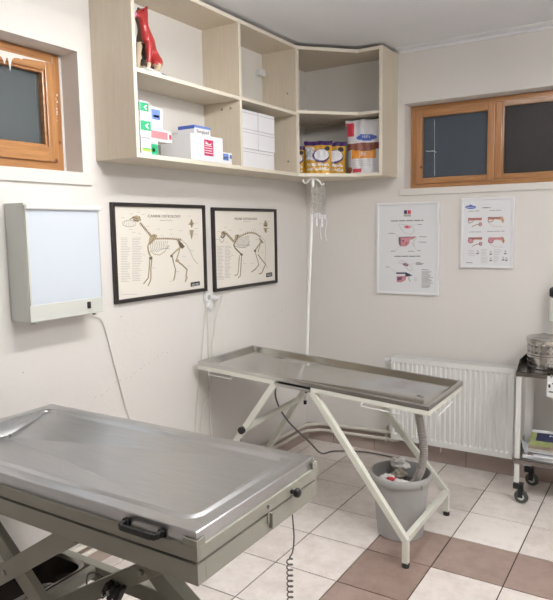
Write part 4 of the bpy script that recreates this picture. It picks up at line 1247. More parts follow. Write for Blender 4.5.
def right_picture(x0, x1, z0, z1, label, art, w_):
    t = thing('framed_poster', ((x0+x1)/2, BY, z0), label, 'picture', 'white framed anatomy charts on the back wall')
    fr = MB()
    fr.box(x0, BY-.018, z0, x0+w_, BY-.001, z1).box(x1-w_, BY-.018, z0, x1, BY-.001, z1).box(x0+w_, BY-.018, z0, x1-w_, BY-.001, z0+w_).box(x0+w_, BY-.018, z1-w_, x1-w_, BY-.001, z1)
    fr.build('frame', 'frame_white', t, bevel=.004)
    pm = MB().box(x0+w_*.7, BY-.010, z0+w_*.7, x1-w_*.7, BY-.001, z1-w_*.7); slots = ['paper']
    draw_art(art, 'B', pm, .0101, slots); pm.build('poster', slots, t)
STROKE = .0012
right_picture(-1.738, -1.298, 1.137, 1.757, 'tall white framed chart of dog jaws and teeth, left one under the wide window', JAW_ART, .017)
STROKE = .00095
right_picture(-1.160, -.832, 1.326, 1.768, 'small white framed chart of four ear canal drawings, right one under the wide window', EAR_ART, .015)

# x-ray light box
lb = thing('xray_light_box', (LX, 1.80, 1.238), 'grey white x-ray box with pale blue screen on the left wall under a window', 'light box')
y0, y1, z0, z1, fx = 1.602, 1.985, 1.238, 1.722, -2.172
MB().box(LX, y0, z0, fx-.006, y1, z1-.004).build('housing', 'lightbox_enamel', lb, bevel=.004)
MB().box(fx-.006, y0+.003, z0+.068, fx+.0, y0+.014, z1-.030).box(fx-.006, y0, z0, fx, y1, z0+.068).build('front_panel', 'lightbox_enamel', lb, bevel=.002)
MB().box(fx-.006, y0+.014, z0+.068, fx-.002, y1-.006, z1-.030).build('screen', 'opal_screen', lb)
MB().box(fx-.006, y1-.006, z0+.068, fx, y1, z1-.030).build('side_trim', 'lightbox_enamel', lb, bevel=.001)
MB().box(fx-.008, y0-.002, z1-.032, fx+.014, y1+.008, z1-.010).build('film_clip_rail', 'white_paint', lb, bevel=.007, seg=3)
for ya, yb in ((y0-.005, y0-.001), (y1+.008, y1+.012)): MB().cyl((fx+.005, ya, z1-.021), (fx+.005, yb, z1-.021), .006, 12).build('rail_end_cap', 'lightbox_enamel', lb)
MB().box(fx-.001, 1.893, 1.262, fx+.004, 1.912, 1.292).build('switch', 'black_plastic', lb, bevel=.002)
MB().box(fx+.003, 1.897, 1.276, fx+.006, 1.908, 1.288).build('switch_rocker', 'dark_rubber', lb, bevel=.001)
for y in (1.632, 1.955):
    MB().cyl((-2.20, y, z0-.012), (-2.20, y, z0), .009, 12).build('foot', 'zinc', lb)
MB().tube(smoothpath([(-2.285, 1.955, 1.24), (-2.290, 2.04, 1.20), (-2.294, 2.09, 1.16), (-2.294, 2.15, .945), (-2.292, 2.21, .72), (-2.288, 2.27, .54), (-2.285, 2.32, .30), (-2.285, 2.36, .15)], 8), .0028, 6).build('power_cable', 'cable_white', lb, smooth=True)

# socket with plug, cable duct
sk = thing('wall_socket', (LX, 2.893, 1.19), 'round white wall socket with a plug, below the gap between the two black frames', 'socket')
MB().lathe([(.001, 0), (.034, 0), (.040, .008), (.034, .022), (.001, .024)], (LX, 2.895, 1.205), 24, 'x').build('socket_body', 'white_plastic', sk, smooth=True)
MB().lathe([(.001, 0), (.026, 0), (.030, .010), (.024, .026), (.001, .028)], (LX, 2.900, 1.158), 20, 'x').build('junction_box', 'white_plastic', sk, smooth=True)
MB().lathe([(.001, 0), (.018, 0), (.020, .012), (.012, .035), (.007, .045), (.001, .046)], (LX+.022, 2.925, 1.196), 18, 'x').build('plug', 'white_plastic', sk, smooth=True)
MB().lathe([(.001, 0), (.015, 0), (.013, .002), (.001, .002)], (LX+.0235, 2.888, 1.207), 18, 'x').build('socket_face', 'ink_light', sk, smooth=True)
S(MB().box(LX, 2.885, .14, LX+.012, 2.912, 1.16).build('trim_3', 'ledge_paint', bevel=.002))
c1 = MB().tube(smoothpath([(LX+.02, 2.885, 1.17), (LX+.015, 2.858, 1.12), (LX+.010, 2.835, .95), (LX+.010, 2.80, .78), (LX+.008, 2.765, .60), (LX+.008, 2.745, .45), (LX+.012, 2.74, .22), (LX+.03, 2.74, .02)], 8), .0026, 6).build('power_cable', 'cable_white', smooth=True)
tag(c1, 'thin white cable hanging straight from the socket, left of the duct', 'cable')
c2 = MB().tube(smoothpath([(LX+.065, 2.925, 1.196), (LX+.075, 2.945, 1.215), (LX+.05, 2.965, 1.18), (LX+.02, 2.96, 1.10), (LX+.02, 2.93, 1.0), (LX+.02, 2.905, .92), (LX+.022, 2.90, .80), (LX+.022, 2.895, .72), (LX+.022, 2.86, .63), (LX+.02, 2.80, .54), (LX+.02, 2.775, .45), (LX+.02, 2.77, .2), (LX+.04, 2.77, .02)], 8), .003, 6).build('power_cable', 'cable_white', smooth=True)
tag(c2, 'white cable looping from the plug and curving down past the tray table end', 'cable')

# dispenser at the right edge
dp = thing('soap_dispenser', (-.56, BY, 1.0), 'grey wall dispenser with a black top at the right edge above the trolley', 'dispenser')
MB().box(-.603, BY-.10, 1.02, -.50, BY, 1.165).build('tank', 'lightbox_enamel', dp, bevel=.012, seg=3)
MB().box(-.607, BY-.105, 1.168, -.496, BY, 1.225).build('lid', 'black_plastic', dp, bevel=.012, seg=3)

# ------------------------------------------------------------------ radiator and pipes
rd = thing('radiator', (-1.185, BY-.06, .15), 'white ribbed panel radiator on the back wall behind the trolley and the tray table', 'radiator')
rx0, rx1, rz0, rz1, ry = -1.582, -.787, .150, .722, 3.965
fb = MB(); n = 24; pitch = (rx1-rx0-.03)/n
pts = [(rx0, ry)]
x = rx0+.012
for i in range(n):
    a = rx0+.015+i*pitch
    pts += [(a+pitch*.12, ry), (a+pitch*.30, ry+.009), (a+pitch*.70, ry+.009), (a+pitch*.88, ry)]
pts += [(rx1, ry)]
vs0 = [fb.bm.verts.new((p[0], p[1], rz0+.045)) for p in pts]; vs1 = [fb.bm.verts.new((p[0], p[1], rz1-.045)) for p in pts]
for i in range(len(pts)-1): fb.bm.faces.new((vs0[i], vs0[i+1], vs1[i+1], vs1[i]))
# lips closing the flutes above and below
t0 = [fb.bm.verts.new((p[0], ry, rz0+.032)) for p in pts]; t1 = [fb.bm.verts.new((p[0], ry, rz1-.032)) for p in pts]
for i in range(len(pts)-1):
    fb.bm.faces.new((t0[i], t0[i+1], vs0[i+1], vs0[i])); fb.bm.faces.new((vs1[i], vs1[i+1], t1[i+1], t1[i]))
fb.box(rx0, ry, rz0, rx1, ry+.012, rz0+.032); fb.box(rx0, ry, rz1-.032, rx1, ry+.012, rz1-.008)
fb.box(rx0, ry+.010, rz0+.03, rx1, ry+.014, rz1-.03)
fb.build('front_panel', 'radiator_enamel', rd)
MB().box(rx0, ry+.068, rz0, rx1, ry+.082, rz1-.008).build('rear_panel', 'radiator_enamel', rd, bevel=.002)
MB().box(rx0-.002, ry, rz0+.01, rx0+.002, ry+.082, rz1).build('side_cover', 'radiator_enamel', rd, bevel=.002)
MB().box(rx1-.002, ry, rz0+.01, rx1+.002, ry+.082, rz1).build('side_cover', 'radiator_enamel', rd, bevel=.002)
gr = MB(); gr.box(rx0, ry, rz1-.008, rx1, ry+.008, rz1); gr.box(rx0, ry+.074, rz1-.008, rx1, ry+.082, rz1); gr.box(rx0, ry+.038, rz1-.006, rx1, ry+.044, rz1)
x = rx0+.006
while x < rx1-.004: gr.box(x, ry+.008, rz1-.006, x+.005, ry+.074, rz1); x += .0125
gr.build('top_grille', 'radiator_enamel', rd)
fn = MB(); x = rx0+.02
while x < rx1-.02: fn.box(x, ry+.016, rz0+.03, x+.002, ry+.066, rz1-.03); x += .025
fn.build('convector_fins', 'radiator_enamel', rd)
for x in (-1.32, -1.0):
    MB().box(x, ry+.05, rz0+.08, x+.03, BY, rz1-.08).build('wall_bracket', 'radiator_enamel', rd)
MB().lathe([(.001, 0), (.014, 0), (.016, .012), (.016, .030), (.010, .038), (.001, .038)], (rx0-.062, ry+.045, rz1-.035), 16, 'x').build('vent_valve', 'white_plastic', rd, smooth=True)
MB().cyl((rx0-.03, ry+.045, rz1-.035), (rx0, ry+.045, rz1-.035), .007, 10).build('valve_stem', 'zinc', rd, smooth=True)
MB().lathe([(.001, 0), (.009, 0), (.009, .022), (.001, .022)], (rx1+.002, ry+.045, rz1-.035), 12, 'x').build('vent_plug', 'white_plastic', rd, smooth=True)
MB().tube(smoothpath([(-1.262, ry+.06, rz0+.02), (-1.262, ry+.085, .125), (-1.262, ry+.09, .085)], 5), .006, 8).build('drain_stub', 'pipe_paint', rd, smooth=True)
pz = thing('heating_pipes', (-1.95, BY-.05, .10), 'pair of cream painted heating pipes bending round the room corner above the skirting', 'pipe')
for k, (za, zb_) in enumerate(((.097, .112), (.142, .165))):
    o_ = .036
    pp = [(LX+o_, .9, za), (LX+o_, BY-.16, za), (LX+o_+.012, BY-.115, za), (LX+.12, BY-o_-.012, za), (LX+.165, BY-o_, za), (-1.60, BY-o_, zb_), (-1.55, BY-o_-.005, zb_+.01)]
    MB().tube([Vector(p) for p in pp], .0115, 12).build('pipe', 'pipe_paint', pz, smooth=True)
for x in (-1.655,):
    for z in (.110, .162):
        MB().cyl((x-.010, BY-.036, z), (x+.010, BY-.036, z), .016, 14).build('pipe_clip', 'pipe_paint', pz, smooth=True)
MB().box(-1.661, BY-.034, .085, -1.649, BY, .20).build('clip_bracket', 'pipe_paint', pz, bevel=.002)
MB().box(LX, 3.2, .085, LX+.03, 3.212, .175).build('clip_bracket', 'pipe_paint', pz, bevel=.002)

# ------------------------------------------------------------------ tray table by the back wall
def tz(x): return .860-.058*(x+2.255)
def tilt(p): return Vector((p.x, p.y, p.z+tz(p.x)))
tt = thing('treatment_table', (-1.62, 3.01, 0), 'long steel drain tray table on splayed cream legs, sloping towards the waste bin', 'table')
ax0, ax1, ay0, ay1 = -2.252, -.908, 2.735, 3.283
tr = MB(); bm = tr.bm
def ring(x0_, x1_, y0_, y1_, z, ch=0):
    pts = [(x0_+ch, y0_), (x1_-ch, y0_), (x1_, y0_+ch), (x1_, y1_-ch), (x1_-ch, y1_), (x0_+ch, y1_), (x0_, y1_-ch), (x0_, y0_+ch)]
    return [bm.verts.new((x, y, z)) for x, y in pts]
e = .0005
rings = [ring(ax0, ax1, ay0, ay1, -.022, e), ring(ax0, ax1, ay0, ay1, -.003, e), ring(ax0+.003, ax1-.003, ay0+.003, ay1-.003, 0, e),
         ring(ax0+.013, ax1-.013, ay0+.013, ay1-.013, 0, .004), ring(ax0+.017, ax1-.017, ay0+.017, ay1-.017, -.003, .006),
         ring(ax0+.040, ax1-.040, ay0+.040, ay1-.040, -.030, .010), ring(ax0+.046, ax1-.046, ay0+.046, ay1-.046, -.0335, .014)]
for a, b_ in zip(rings, rings[1:]):
    for i in range(8): bm.faces.new((a[i], a[(i+1) % 8], b_[(i+1) % 8], b_[i]))
DC = (-1.048, 3.000)
last = rings[-1]
ang_ = lambda v: math.atan2(v.co.y-3.009, (v.co.x+1.58)*.4)
dr_ = [bm.verts.new((DC[0]+.06*math.cos(ang_(v)), DC[1]+.06*math.sin(ang_(v)), -.0345)) for v in last]
dr2 = [bm.verts.new((DC[0]+.02*math.cos(ang_(v)), DC[1]+.02*math.sin(ang_(v)), -.041)) for v in last]
for i in range(8): bm.faces.new((dr_[i], dr_[(i+1) % 8], dr2[(i+1) % 8], dr2[i]))
for i in range(8): bm.faces.new((last[i], last[(i+1) % 8], dr_[(i+1) % 8], dr_[i]))
bmesh.ops.delete(bm, geom=[v for v in bm.verts if not v.link_faces], context='VERTS')
tr.xf(tilt)
tray = tr.build('tray', 'steel_tray', tt, smooth=True)
MB().lathe([(.010, 0), (.022, .001), (.024, .003), (.019, .0045), (.012, .002), (.010, -.01)], (DC[0], DC[1], tz(DC[0])-.042), 24, cap=False).build('drain', 'steel_bright', tray, smooth=True)
MB().cyl((DC[0], DC[1], tz(DC[0])-.10), (DC[0], DC[1], tz(DC[0])-.041), .012, 14).build('drain_spout', 'dark_rubber', tray, smooth=True)
fr = MB()
for (a0, a1) in ((ax0+.001, -1.745), (-1.525, ax1-.001)):
    for yy in (ay0+.0005, ay1-.0265): fr.box(a0, yy, -.046, a1, yy+.026, -.022)
fr.box(ax0+.001, ay0+.0265, -.046, ax0+.027, ay1-.0265, -.022); fr.box(ax1-.027, ay0+.0265, -.046, ax1-.001, ay1-.0265, -.022)
fr.xf(tilt).build('tray_frame', 'cream_paint', tt, bevel=.002)
MB().box(-1.745, ay0+.004, -.052, -1.525, ay1-.004, -.036).xf(tilt).build('middle_plate', 'steel_bright', tt, bevel=.002)
for yy, yb_ in ((2.752, 2.700), (3.262, 3.332)):
    for sx in (-1, 1):
        topx = -1.635+sx*.112; botx = -1.610+sx*.610
        if sx < 0: botx = -2.205
        ztop = tz(topx)-.045
        lg = MB(); lg.bar((topx, yy, ztop), (botx, yb_, .132), .028, .032, (0,0,1))
        lg.box(botx-.016, yb_-.014, .022, botx+.014, yb_+.014, .142)
        l_ = lg.build('leg', 'cream_paint', tt, bevel=.002)
        MB().lathe([(.001, 0), (.017, 0), (.018, .004), (.018, .020), (.015, .024), (.001, .024)], (botx-.001, yb_, 0), 16).build('rubber_foot', 'dark_rubber', l_, smooth=True)
for bx in (-2.205, -1.001):
    MB().bar((bx, 2.714, .136), (bx, 3.318, .136), .028, .03).build('cross_bar', 'cream_paint', tt, bevel=.002)
cr = MB().cyl((-1.935, 2.715, .515), (-1.905, 3.248, .555), .017, 16).build('stretcher', 'cream_paint', tt, smooth=True)
MB().lathe([(.001, 0), (.020, 0), (.020, .018), (.001, .020)], (-1.937, 2.697, .514), 14, 'y').build('end_cap', 'black_plastic', cr, smooth=True)
MB().tube([(-1.955, 2.722, .50), (-1.955, 2.722, .40), (-1.955, 2.728, .385)], .004, 8).build('pull_rod', 'zinc', tt, smooth=True)
MB().box(-1.560, 2.742, .760, -1.550, 2.75, .772).build('hinge_catch', 'black_plastic', tt, bevel=.002)
def loop(pts, name='strap_rail'): MB().tube(pts, .0028, 6).build(name, 'white_paint', tt, smooth=True)
y_ = 2.712
for (a, b_) in ((-2.16, -2.00), (-1.235, -1.015)):
    za, zb_ = tz(a)-.045, tz(b_)-.045
    loop([(a, 2.742, za), (a, y_, za), (a, y_, za-.012), (b_, y_, zb_-.012), (b_, y_, zb_), (b_, 2.742, zb_)])
za = tz(-.905)-.040
loop([(-.915, 2.80, za), (-.885, 2.80, za), (-.885, 2.80, za-.018), (-.885, 3.02, za-.006), (-.915, 3.02, za)])
loop([(-.885, 2.80, za-.015), (-.885, 2.802, za-.06)], 'hook')
# hose from the drain into the bin
hp = smoothpath([(DC[0], DC[1], tz(DC[0])-.062), (-1.045, 2.985, .67), (-1.02, 2.97, .56), (-1.008, 2.965, .48), (-1.02, 2.97, .40), (-1.05, 2.98, .32), (-1.09, 2.985, .27)], 14)
rr = [.0185+.0030*(i % 2) for i in range(len(hp))]
hs = MB().tube(hp, rr, 14).build('drain_hose', 'hose_grey', smooth=True)
tag(hs, 'grey corrugated hose hanging from the tray drain into the waste bin', 'hose')
# cable looping under the table to the back wall
cb = MB().tube(smoothpath([(-2.02, 3.24, .80), (-2.03, 3.23, .68), (-2.04, 3.22, .56), (-1.98, 3.25, .42), (-1.93, 3.45, .22), (-1.98, 3.70, .06), (-1.98, 3.90, .012), (-1.80, 3.99, .010), (-1.55, 3.99, .010), (-1.35, 3.93, .010)], 8), .0055, 8).build('floor_cable', 'cable_grey', smooth=True)
tag(cb, 'dark grey cable drooping under the tray table and lying along the skirting', 'cable')

# ------------------------------------------------------------------ waste bin
BC = (-1.15, 3.02)
wb_ = thing('waste_bin', (BC[0], BC[1], 0), 'round grey plastic waste bin full of rubbish under the low end of the tray table', 'bin')
def r_at(z): return .118+(.148-.118)*z/.33
b = MB(); seg = 48
prof = [(.108, .0), (.118, .004), (.120, .03), (r_at(.12), .12), (r_at(.26), .26), (r_at(.285), .285), (.153, .290), (.158, .300), (.158, .328), (.155, .333), (.150, .333), (.147, .328), (.140, .26), (.115, .012), (.02, .010)]
rings = []
for r, h in prof:
    rg = []
    for k in range(seg):
        a = 2*math.pi*k/seg
        rr_ = r-(.0035 if (k % 4 == 0 and .02 < h < .27 and r > .117) else 0)
        rg.append(b.bm.verts.new((BC[0]+rr_*math.cos(a), BC[1]+rr_*math.sin(a), h)))
    rings.append(rg)
for a, c in zip(rings, rings[1:]):
    for k in range(seg): b.bm.faces.new((a[k], a[(k+1) % seg], c[(k+1) % seg], c[k]))
b.bm.faces.new(rings[0][::-1]); b.bm.faces.new(rings[-1])
b.build('bin_body', 'bucket_plastic', wb_, smooth=True)
MB().bar((BC[0]+.135, BC[1]-.078, .300), (BC[0]+.140, BC[1]-.073, .300), .03, .022).build('handle_lug', 'bucket_plastic', wb_, bevel=.003)
def crumple(name, label, c, s, m_, cat='rubbish', seed=1, amp=.5, group='rubbish in the waste bin'):
    bm_ = MB(); bmesh.ops.create_icosphere(bm_.bm, subdivisions=4, radius=1)
    for v in bm_.bm.verts:
        n = noise.noise(v.co*1.6+Vector((seed*3.1, 0, 0)))*amp + abs(noise.noise(v.co*4+Vector((seed, 5, 0))))*amp*.5
        v.co = v.co*(1+n-.15)
        v.co = Vector((v.co.x*s[0]+c[0], v.co.y*s[1]+c[1], v.co.z*s[2]+c[2]))
    o_ = bm_.build(name, m_, None)
    return tag(o_, label, cat, group)
crumple('bin_bag', 'dark crumpled plastic filling the waste bin around the papers', (BC[0], BC[1], .255), (.115, .115, .055), 'bin_liner', seed=3, amp=.35)
crumple('crumpled_paper', 'pale crumpled paper sticking up highest at the back of the waste bin', (-1.19, 3.10, .335), (.052, .04, .035), 'crumple_white', seed=4)
crumple('crumpled_paper', 'white crumpled paper at the front left of the waste bin', (-1.20, 2.955, .300), (.045, .038, .024), 'crumple_white', seed=5)
crumple('crumpled_paper', 'greyish crumpled paper wedged beside the hose in the waste bin', (-1.105, 2.915, .305), (.040, .026, .030), 'crumple_white', seed=8)
crumple('packet', 'crumpled brown wrapper in the middle of the waste bin', (-1.16, 3.015, .310), (.04, .035, .026), 'crumple_brown', seed=6)
crumple('packet', 'small crumpled red and dark packet near the front rim of the waste bin', (-1.165, 2.93, .318), (.022, .014, .010), 'print_red', seed=9)

# ------------------------------------------------------------------ drip stand
iv = thing('drip_stand', (-1.875, 3.30, .47), 'slim white drip stand pole with curled hooks behind the tray table', 'drip stand')
pole = lambda z: (-1.858+(z-.89)*.0525, 3.300, z)
MB().tube([pole(.52), pole(1.878)], .0085, 14).build('pole', 'white_paint', iv, smooth=True)
MB().tube([pole(.52), pole(.545)], .010, 12).build('end_cap', 'black_plastic', iv, smooth=True)
MB().box(-1.882, 3.284, .778, -1.846, 3.315, .808).build('clamp', 'zinc', iv, bevel=.003)
tp = Vector(pole(1.872))
MB().tube(smoothpath([tp+Vector(v) for v in ((-.066, .0, .012), (-.062, 0, -.004), (-.048, 0, -.012), (-.036, 0, -.004), (-.024, 0, .006), (0, 0, .010), (.025, 0, .006), (.045, 0, -.008), (.055, 0, -.024), (.066, 0, -.028), (.072, 0, -.016))], 6), .0042, 8).build('hook_arm', 'white_paint', iv, smooth=True)
def drip_bag(label, x, y, z, w_, h, ang, tubes=True):
    t = thing('drip_bag', (x, y, z), label, 'drip bag', 'empty drip bags on the stand')
    m_ = MB(); n = 14; g0 = {}
    ca, sa = math.cos(ang), math.sin(ang)
    for s_ in (0, 1):
        for i in range(n+1):
            for j in range(n+1):
                u, v = i/n*2-1, j/n
                if s_ == 1 and (i in (0, n) or j in (0, n)): g0[1, i, j] = g0[0, i, j]; continue
                bu = (1-u*u)*(1-(2*v-1)**4)*.008+.003*noise.noise(Vector((u*3, v*5, s_*4)))*(1-u*u)
                yy = bu*(1 if s_ else -1); xx = u*w_/2*(1-.08*math.sin(v*9))
                g0[s_, i, j] = m_.bm.verts.new((x+ca*xx-sa*yy, y+sa*xx+ca*yy, z-v*h))
    for s_ in (0, 1):
        for i in range(n):
            for j in range(n):
                q = [g0[s_, i, j], g0[s_, i+1, j], g0[s_, i+1, j+1], g0[s_, i, j+1]]; m_.bm.faces.new(q)
    m_.build('bag_film', 'drip_plastic', t, smooth=True)
    pr = MB()
    for k in range(5): pr.obox((x-.003+sa*.010, y-.012*ca, z-.03-k*.022), (w_*(.5-.06*(k % 3)), .0006, .006), Matrix.Rotation(ang, 3, 'Z'))
    pr.build('print', 'ink_light', t)
    if tubes:
        for dx in (-.016, .0, .018):
            MB().tube([(x+dx, y, z-h+.004), (x+dx, y, z-h-.022)], [.007, .0045], 10).build('port', 'bag_white', t, smooth=True)
        MB().tube(smoothpath([(x+.0, y, z-h-.02), (x+.004, y-.005, z-h-.05), (x+.02, y-.01, z-h-.015), (x+.035, y-.004, z-h-.04), (x+.022, y, z-h-.10), (x+.03, y, z-h-.15)], 8), .0018, 6).build('drip_line', 'bag_white', t, smooth=True)
        MB().tube([(x-.002, y, z-h-.03), (x, y, z-h-.07)], [.006, .005], 10).build('drip_chamber', 'bag_white', t, smooth=True)
    MB().tube([(x, y, z), (x, y, z+.012)], .002, 6).build('hanging_loop', 'bag_white', t)
    return t
drip_bag('clear empty drip bag hanging in front of the other on the stand hook', -1.779, 3.290, 1.835, .072, .155, .15)
drip_bag('clear empty drip bag hanging behind the other on the stand hook', -1.760, 3.318, 1.838, .066, .165, -.25)

# ------------------------------------------------------------------ scissor-lift examination table in front
et = thing('examination_table', (-1.52, 1.36, 0), 'large stainless topped examination table on a grey beige scissor lift, nearest the camera', 'table')
X0, X1, Y0, Y1, ZT = -2.130, -.908, 1.078, 1.645, .902
tp_ = MB(); bm = tp_.bm
def rr_ring(inset, z, rad, n=5):
    a0, a1, b0, b1 = X0+inset, X1-inset, Y0+inset, Y1-inset; out = []
    for cx, cy, s_ in ((a1-rad, b0+rad, -90), (a1-rad, b1-rad, 0), (a0+rad, b1-rad, 90), (a0+rad, b0+rad, 180)):
        for k in range(n+1):
            a = math.radians(s_+90*k/n); out.append(bm.verts.new((cx+rad*math.cos(a), cy+rad*math.sin(a), z)))
    return out
prof = [(0, ZT-.040, .002), (0, ZT-.003, .002), (.002, ZT-.0006, .003), (.004, ZT, .004), (.034, ZT+.0, .03), (.039, ZT-.002, .034), (.044, ZT-.0005, .036), (.050, ZT+.0035, .038), (.056, ZT+.004, .040), (.062, ZT+.001, .036), (.070, ZT-.005, .014), (.074, ZT-.006, .003)]
rings = [rr_ring(i, z, r) for i, z, r in prof]
for a, b_ in zip(rings, rings[1:]):
    for i in range(24): bm.faces.new((a[i], a[(i+1) % 24], b_[(i+1) % 24], b_[i]))
D1 = (-2.035, 1.360)
last = rings[-1]
dr_ = []
for v in last:
    a = math.atan2(v.co.y-D1[1], v.co.x-D1[0]); dr_.append(bm.verts.new((D1[0]+.018*math.cos(a), D1[1]+.018*math.sin(a), ZT-.040)))
for i in range(24): bm.faces.new((last[i], last[(i+1) % 24], dr_[(i+1) % 24], dr_[i]))
bm.faces.new(rings[0][::-1])
top = tp_.build('table_top', 'steel_top', et)
for p in top.data.polygons: p.use_smooth = True
top.data.set_sharp_from_angle(angle=math.radians(30))
for p in top.data.polygons:
    if len(p.vertices) == 4 and any((Vector(top.data.vertices[i].co)+parent_world(et)).z < ZT-.030 for i in p.vertices) and abs(p.normal.z) > .9: p.use_smooth = False
MB().lathe([(.004, -.003), (.012, -.002), (.020, .002), (.023, .0015), (.024, -.001)], (D1[0], D1[1], ZT-.0395), 20, cap=False).build('drain', 'steel_dark', top, smooth=True)
MB().cyl((D1[0], D1[1], ZT-.06), (D1[0], D1[1], ZT-.0415), .018, 14).build('drain_spout', 'dark_rubber', top)
for yy in (Y0+.075,):
    a_, b_ = Vector((D1[0]+.018, D1[1], ZT-.040)), Vector((X1-.075, yy, ZT-.006))
    MB().tube([a_+Vector((0, 0, -.0022)), (a_+b_)/2+Vector((0, 0, -.0022)), b_+Vector((0, 0, -.0040))], .0042, 12).build('pressed_crease', 'steel_top', top, smooth=True)
# upper rail with corner lugs
def hollow(x0_, x1_, y0_, y1_, z0_, z1_, t_):
    return MB().box(x0_, y0_, z0_, x1_, y0_+t_, z1_).box(x0_, y1_-t_, z0_, x1_, y1_, z1_).box(x0_, y0_+t_, z0_, x0_+t_, y1_-t_, z1_).box(x1_-t_, y0_+t_, z0_, x1_, y1_-t_, z1_)
o1 = .008
rl = hollow(X0-o1, X1+o1, Y0-o1, Y1+o1, .832, .866, .010)
rl.box(X1-.036, Y0-o1, .866, X1+o1, Y0-.002, .884).box(X1+.002, Y0-.002, .866, X1+o1, Y0+.024, .884)
rl.box(X1+.002, Y1-.020, .866, X1+o1, Y1+o1, .886).box(X1-.03, Y1+.002, .866, X1+.002, Y1+o1, .886)
rl.build('upper_rail', 'beige_enamel', et, bevel=.0015)
MB().box(X0+.02, Y0+.012, .815, X1-.012, Y1-.012, .8615).build('deck', 'steel_dark', et)
hollow(X0-.004, X1+.006, Y0-.006, Y1+.006, .772, .824, .030).build('lower_rail', 'beige_enamel', et, bevel=.0015)
# handle, knob, latch
hd = MB(); z_ = .868
z_ = .874
hp = [(-1.130, Y0-.006, z_), (-1.130, Y0-.024, z_), (-1.124, Y0-.030, z_), (-1.020, Y0-.030, z_), (-1.012, Y0-.024, z_), (-1.012, Y0-.006, z_)]
for a, b_ in zip(hp, hp[1:]): hd.bar(a, b_, .010, .016)
hd.box(-1.140, Y0-.010, z_-.009, -1.120, Y0-.0, z_+.010).box(-1.022, Y0-.010, z_-.009, -1.002, Y0-.0, z_+.010)
hd.build('handle', 'black_plastic', et, bevel=.003)
hd = MB()
hp = [(-2.06, Y1+.006, z_+.004), (-2.06, Y1+.022, z_+.004), (-1.97, Y1+.022, z_+.004), (-1.97, Y1+.006, z_+.004)]
for a, b_ in zip(hp, hp[1:]): hd.bar(a, b_, .013, .024)
hd.build('handle', 'black_plastic', et, bevel=.003)
MB().lathe([(.001, 0), (.006, 0), (.006, .010), (.0125, .014), (.0140, .020), (.0120, .027), (.006, .031), (.001, .031)], (X1+o1, 1.495, .846), 20, 'x').build('knob', 'black_plastic', et, smooth=True)
MB().cyl((X1+o1, 1.372, .850), (X1+o1+.008, 1.372, .850), .006, 12).build('bolt', 'zinc', et, smooth=True)
MB().box(X1+.006, 1.368, .800, X1+.010, 1.384, .832).box(X1+.006, 1.378, .785, X1+.018, 1.384, .828).build('latch', 'beige_enamel', et, bevel=.001)
# scissor arms : two crossing pairs
def arm(p, q, y, w_=.028, h=.058):
    a = MB().bar((p[0], y, p[1]), (q[0], y, q[1]), w_, h, (0,0,1)); return a.build('scissor_arm', 'beige_enamel', et, bevel=.003)
Pv = (-1.700, .560)
def line(pv, ang, z): 
    return (pv[0]+(z-pv[1])/math.tan(math.radians(ang)), z)
for ya in (1.118, 1.585):
    s_ = 1 if ya < 1.3 else -1
    arm(line(Pv, 32.5, .29), line(Pv, 32.5, .765), ya)
    arm(line(Pv, -40, .29), line(Pv, -40, .765), ya+s_*.034)
    MB().tube([(Pv[0], ya-.020, Pv[1]), (Pv[0], ya+.052 if s_ > 0 else ya+.02, Pv[1])], .009, 12).build('pivot_bolt', 'zinc', et, smooth=True)
Q = (-1.385, .520)
arm(line(Q, 31, .27), line(Q, 31, .765), 1.385)
arm(line(Q, -33, .27), line(Q, -33, .765), 1.425, .05)
MB().tube([(Q[0], 1.36, Q[1]), (Q[0], 1.46, Q[1])], .010, 12).build('pivot_bolt', 'zinc', et, smooth=True)
br_ = MB()
for dx in (0, .030, .058): br_.bar((-1.545+dx, 1.355, .40), (-1.515+dx, 1.355, .455), .03, .016)
br_.build('motor_bracket', 'dark_rubber', et, bevel=.003)
MB().tube([(-1.53, 1.33, .42), (-1.53, 1.36, .42)], .008, 10).tube([(-1.50, 1.33, .435), (-1.50, 1.36, .435)], .008, 10).build('bracket_bolt', 'steel_bright', et, smooth=True)
MB().tube(smoothpath([(-1.62, 1.45, .36), (-1.66, 1.44, .40), (-1.72, 1.44, .38), (-1.74, 1.45, .30), (-1.73, 1.46, .22)], 6), .003, 8).build('motor_cable', 'cable_grey', et, smooth=True)
# base
MB().box(-2.20, 1.588, .236, -1.43, 1.628, .300).build('base_rail', 'beige_enamel', et, bevel=.004)
MB().lathe([(.001, -.02), (.034, -.02), (.036, -.016), (.036, .016), (.034, .02), (.001, .02)], (-1.432, 1.608, .264), 24, 'y').build('rail_end', 'wheel_grey', et, smooth=True)
MB().box(-2.20, 1.112, .236, -.98, 1.152, .300).build('base_rail', 'beige_enamel', et, bevel=.004)
MB().box(-1.88, 1.152, .262, -1.850, 1.588, .300).build('base_cross_bar', 'beige_enamel', et, bevel=.002)
MB().box(-1.85, 1.375, .20, -.98, 1.435, .262).build('centre_beam', 'beige_enamel', et, bevel=.004)
MB().box(-1.012, 1.10, .20, -.972, 1.45, .262).build('base_cross_bar', 'beige_enamel', et, bevel=.004)
MB().box(-1.475, 1.375, .20, -1.435, 1.588, .262).build('base_cross_bar', 'beige_enamel', et, bevel=.004)
MB().box(-2.20, 1.152, .236, -2.17, 1.588, .300).build('base_cross_bar', 'beige_enamel', et, bevel=.002)
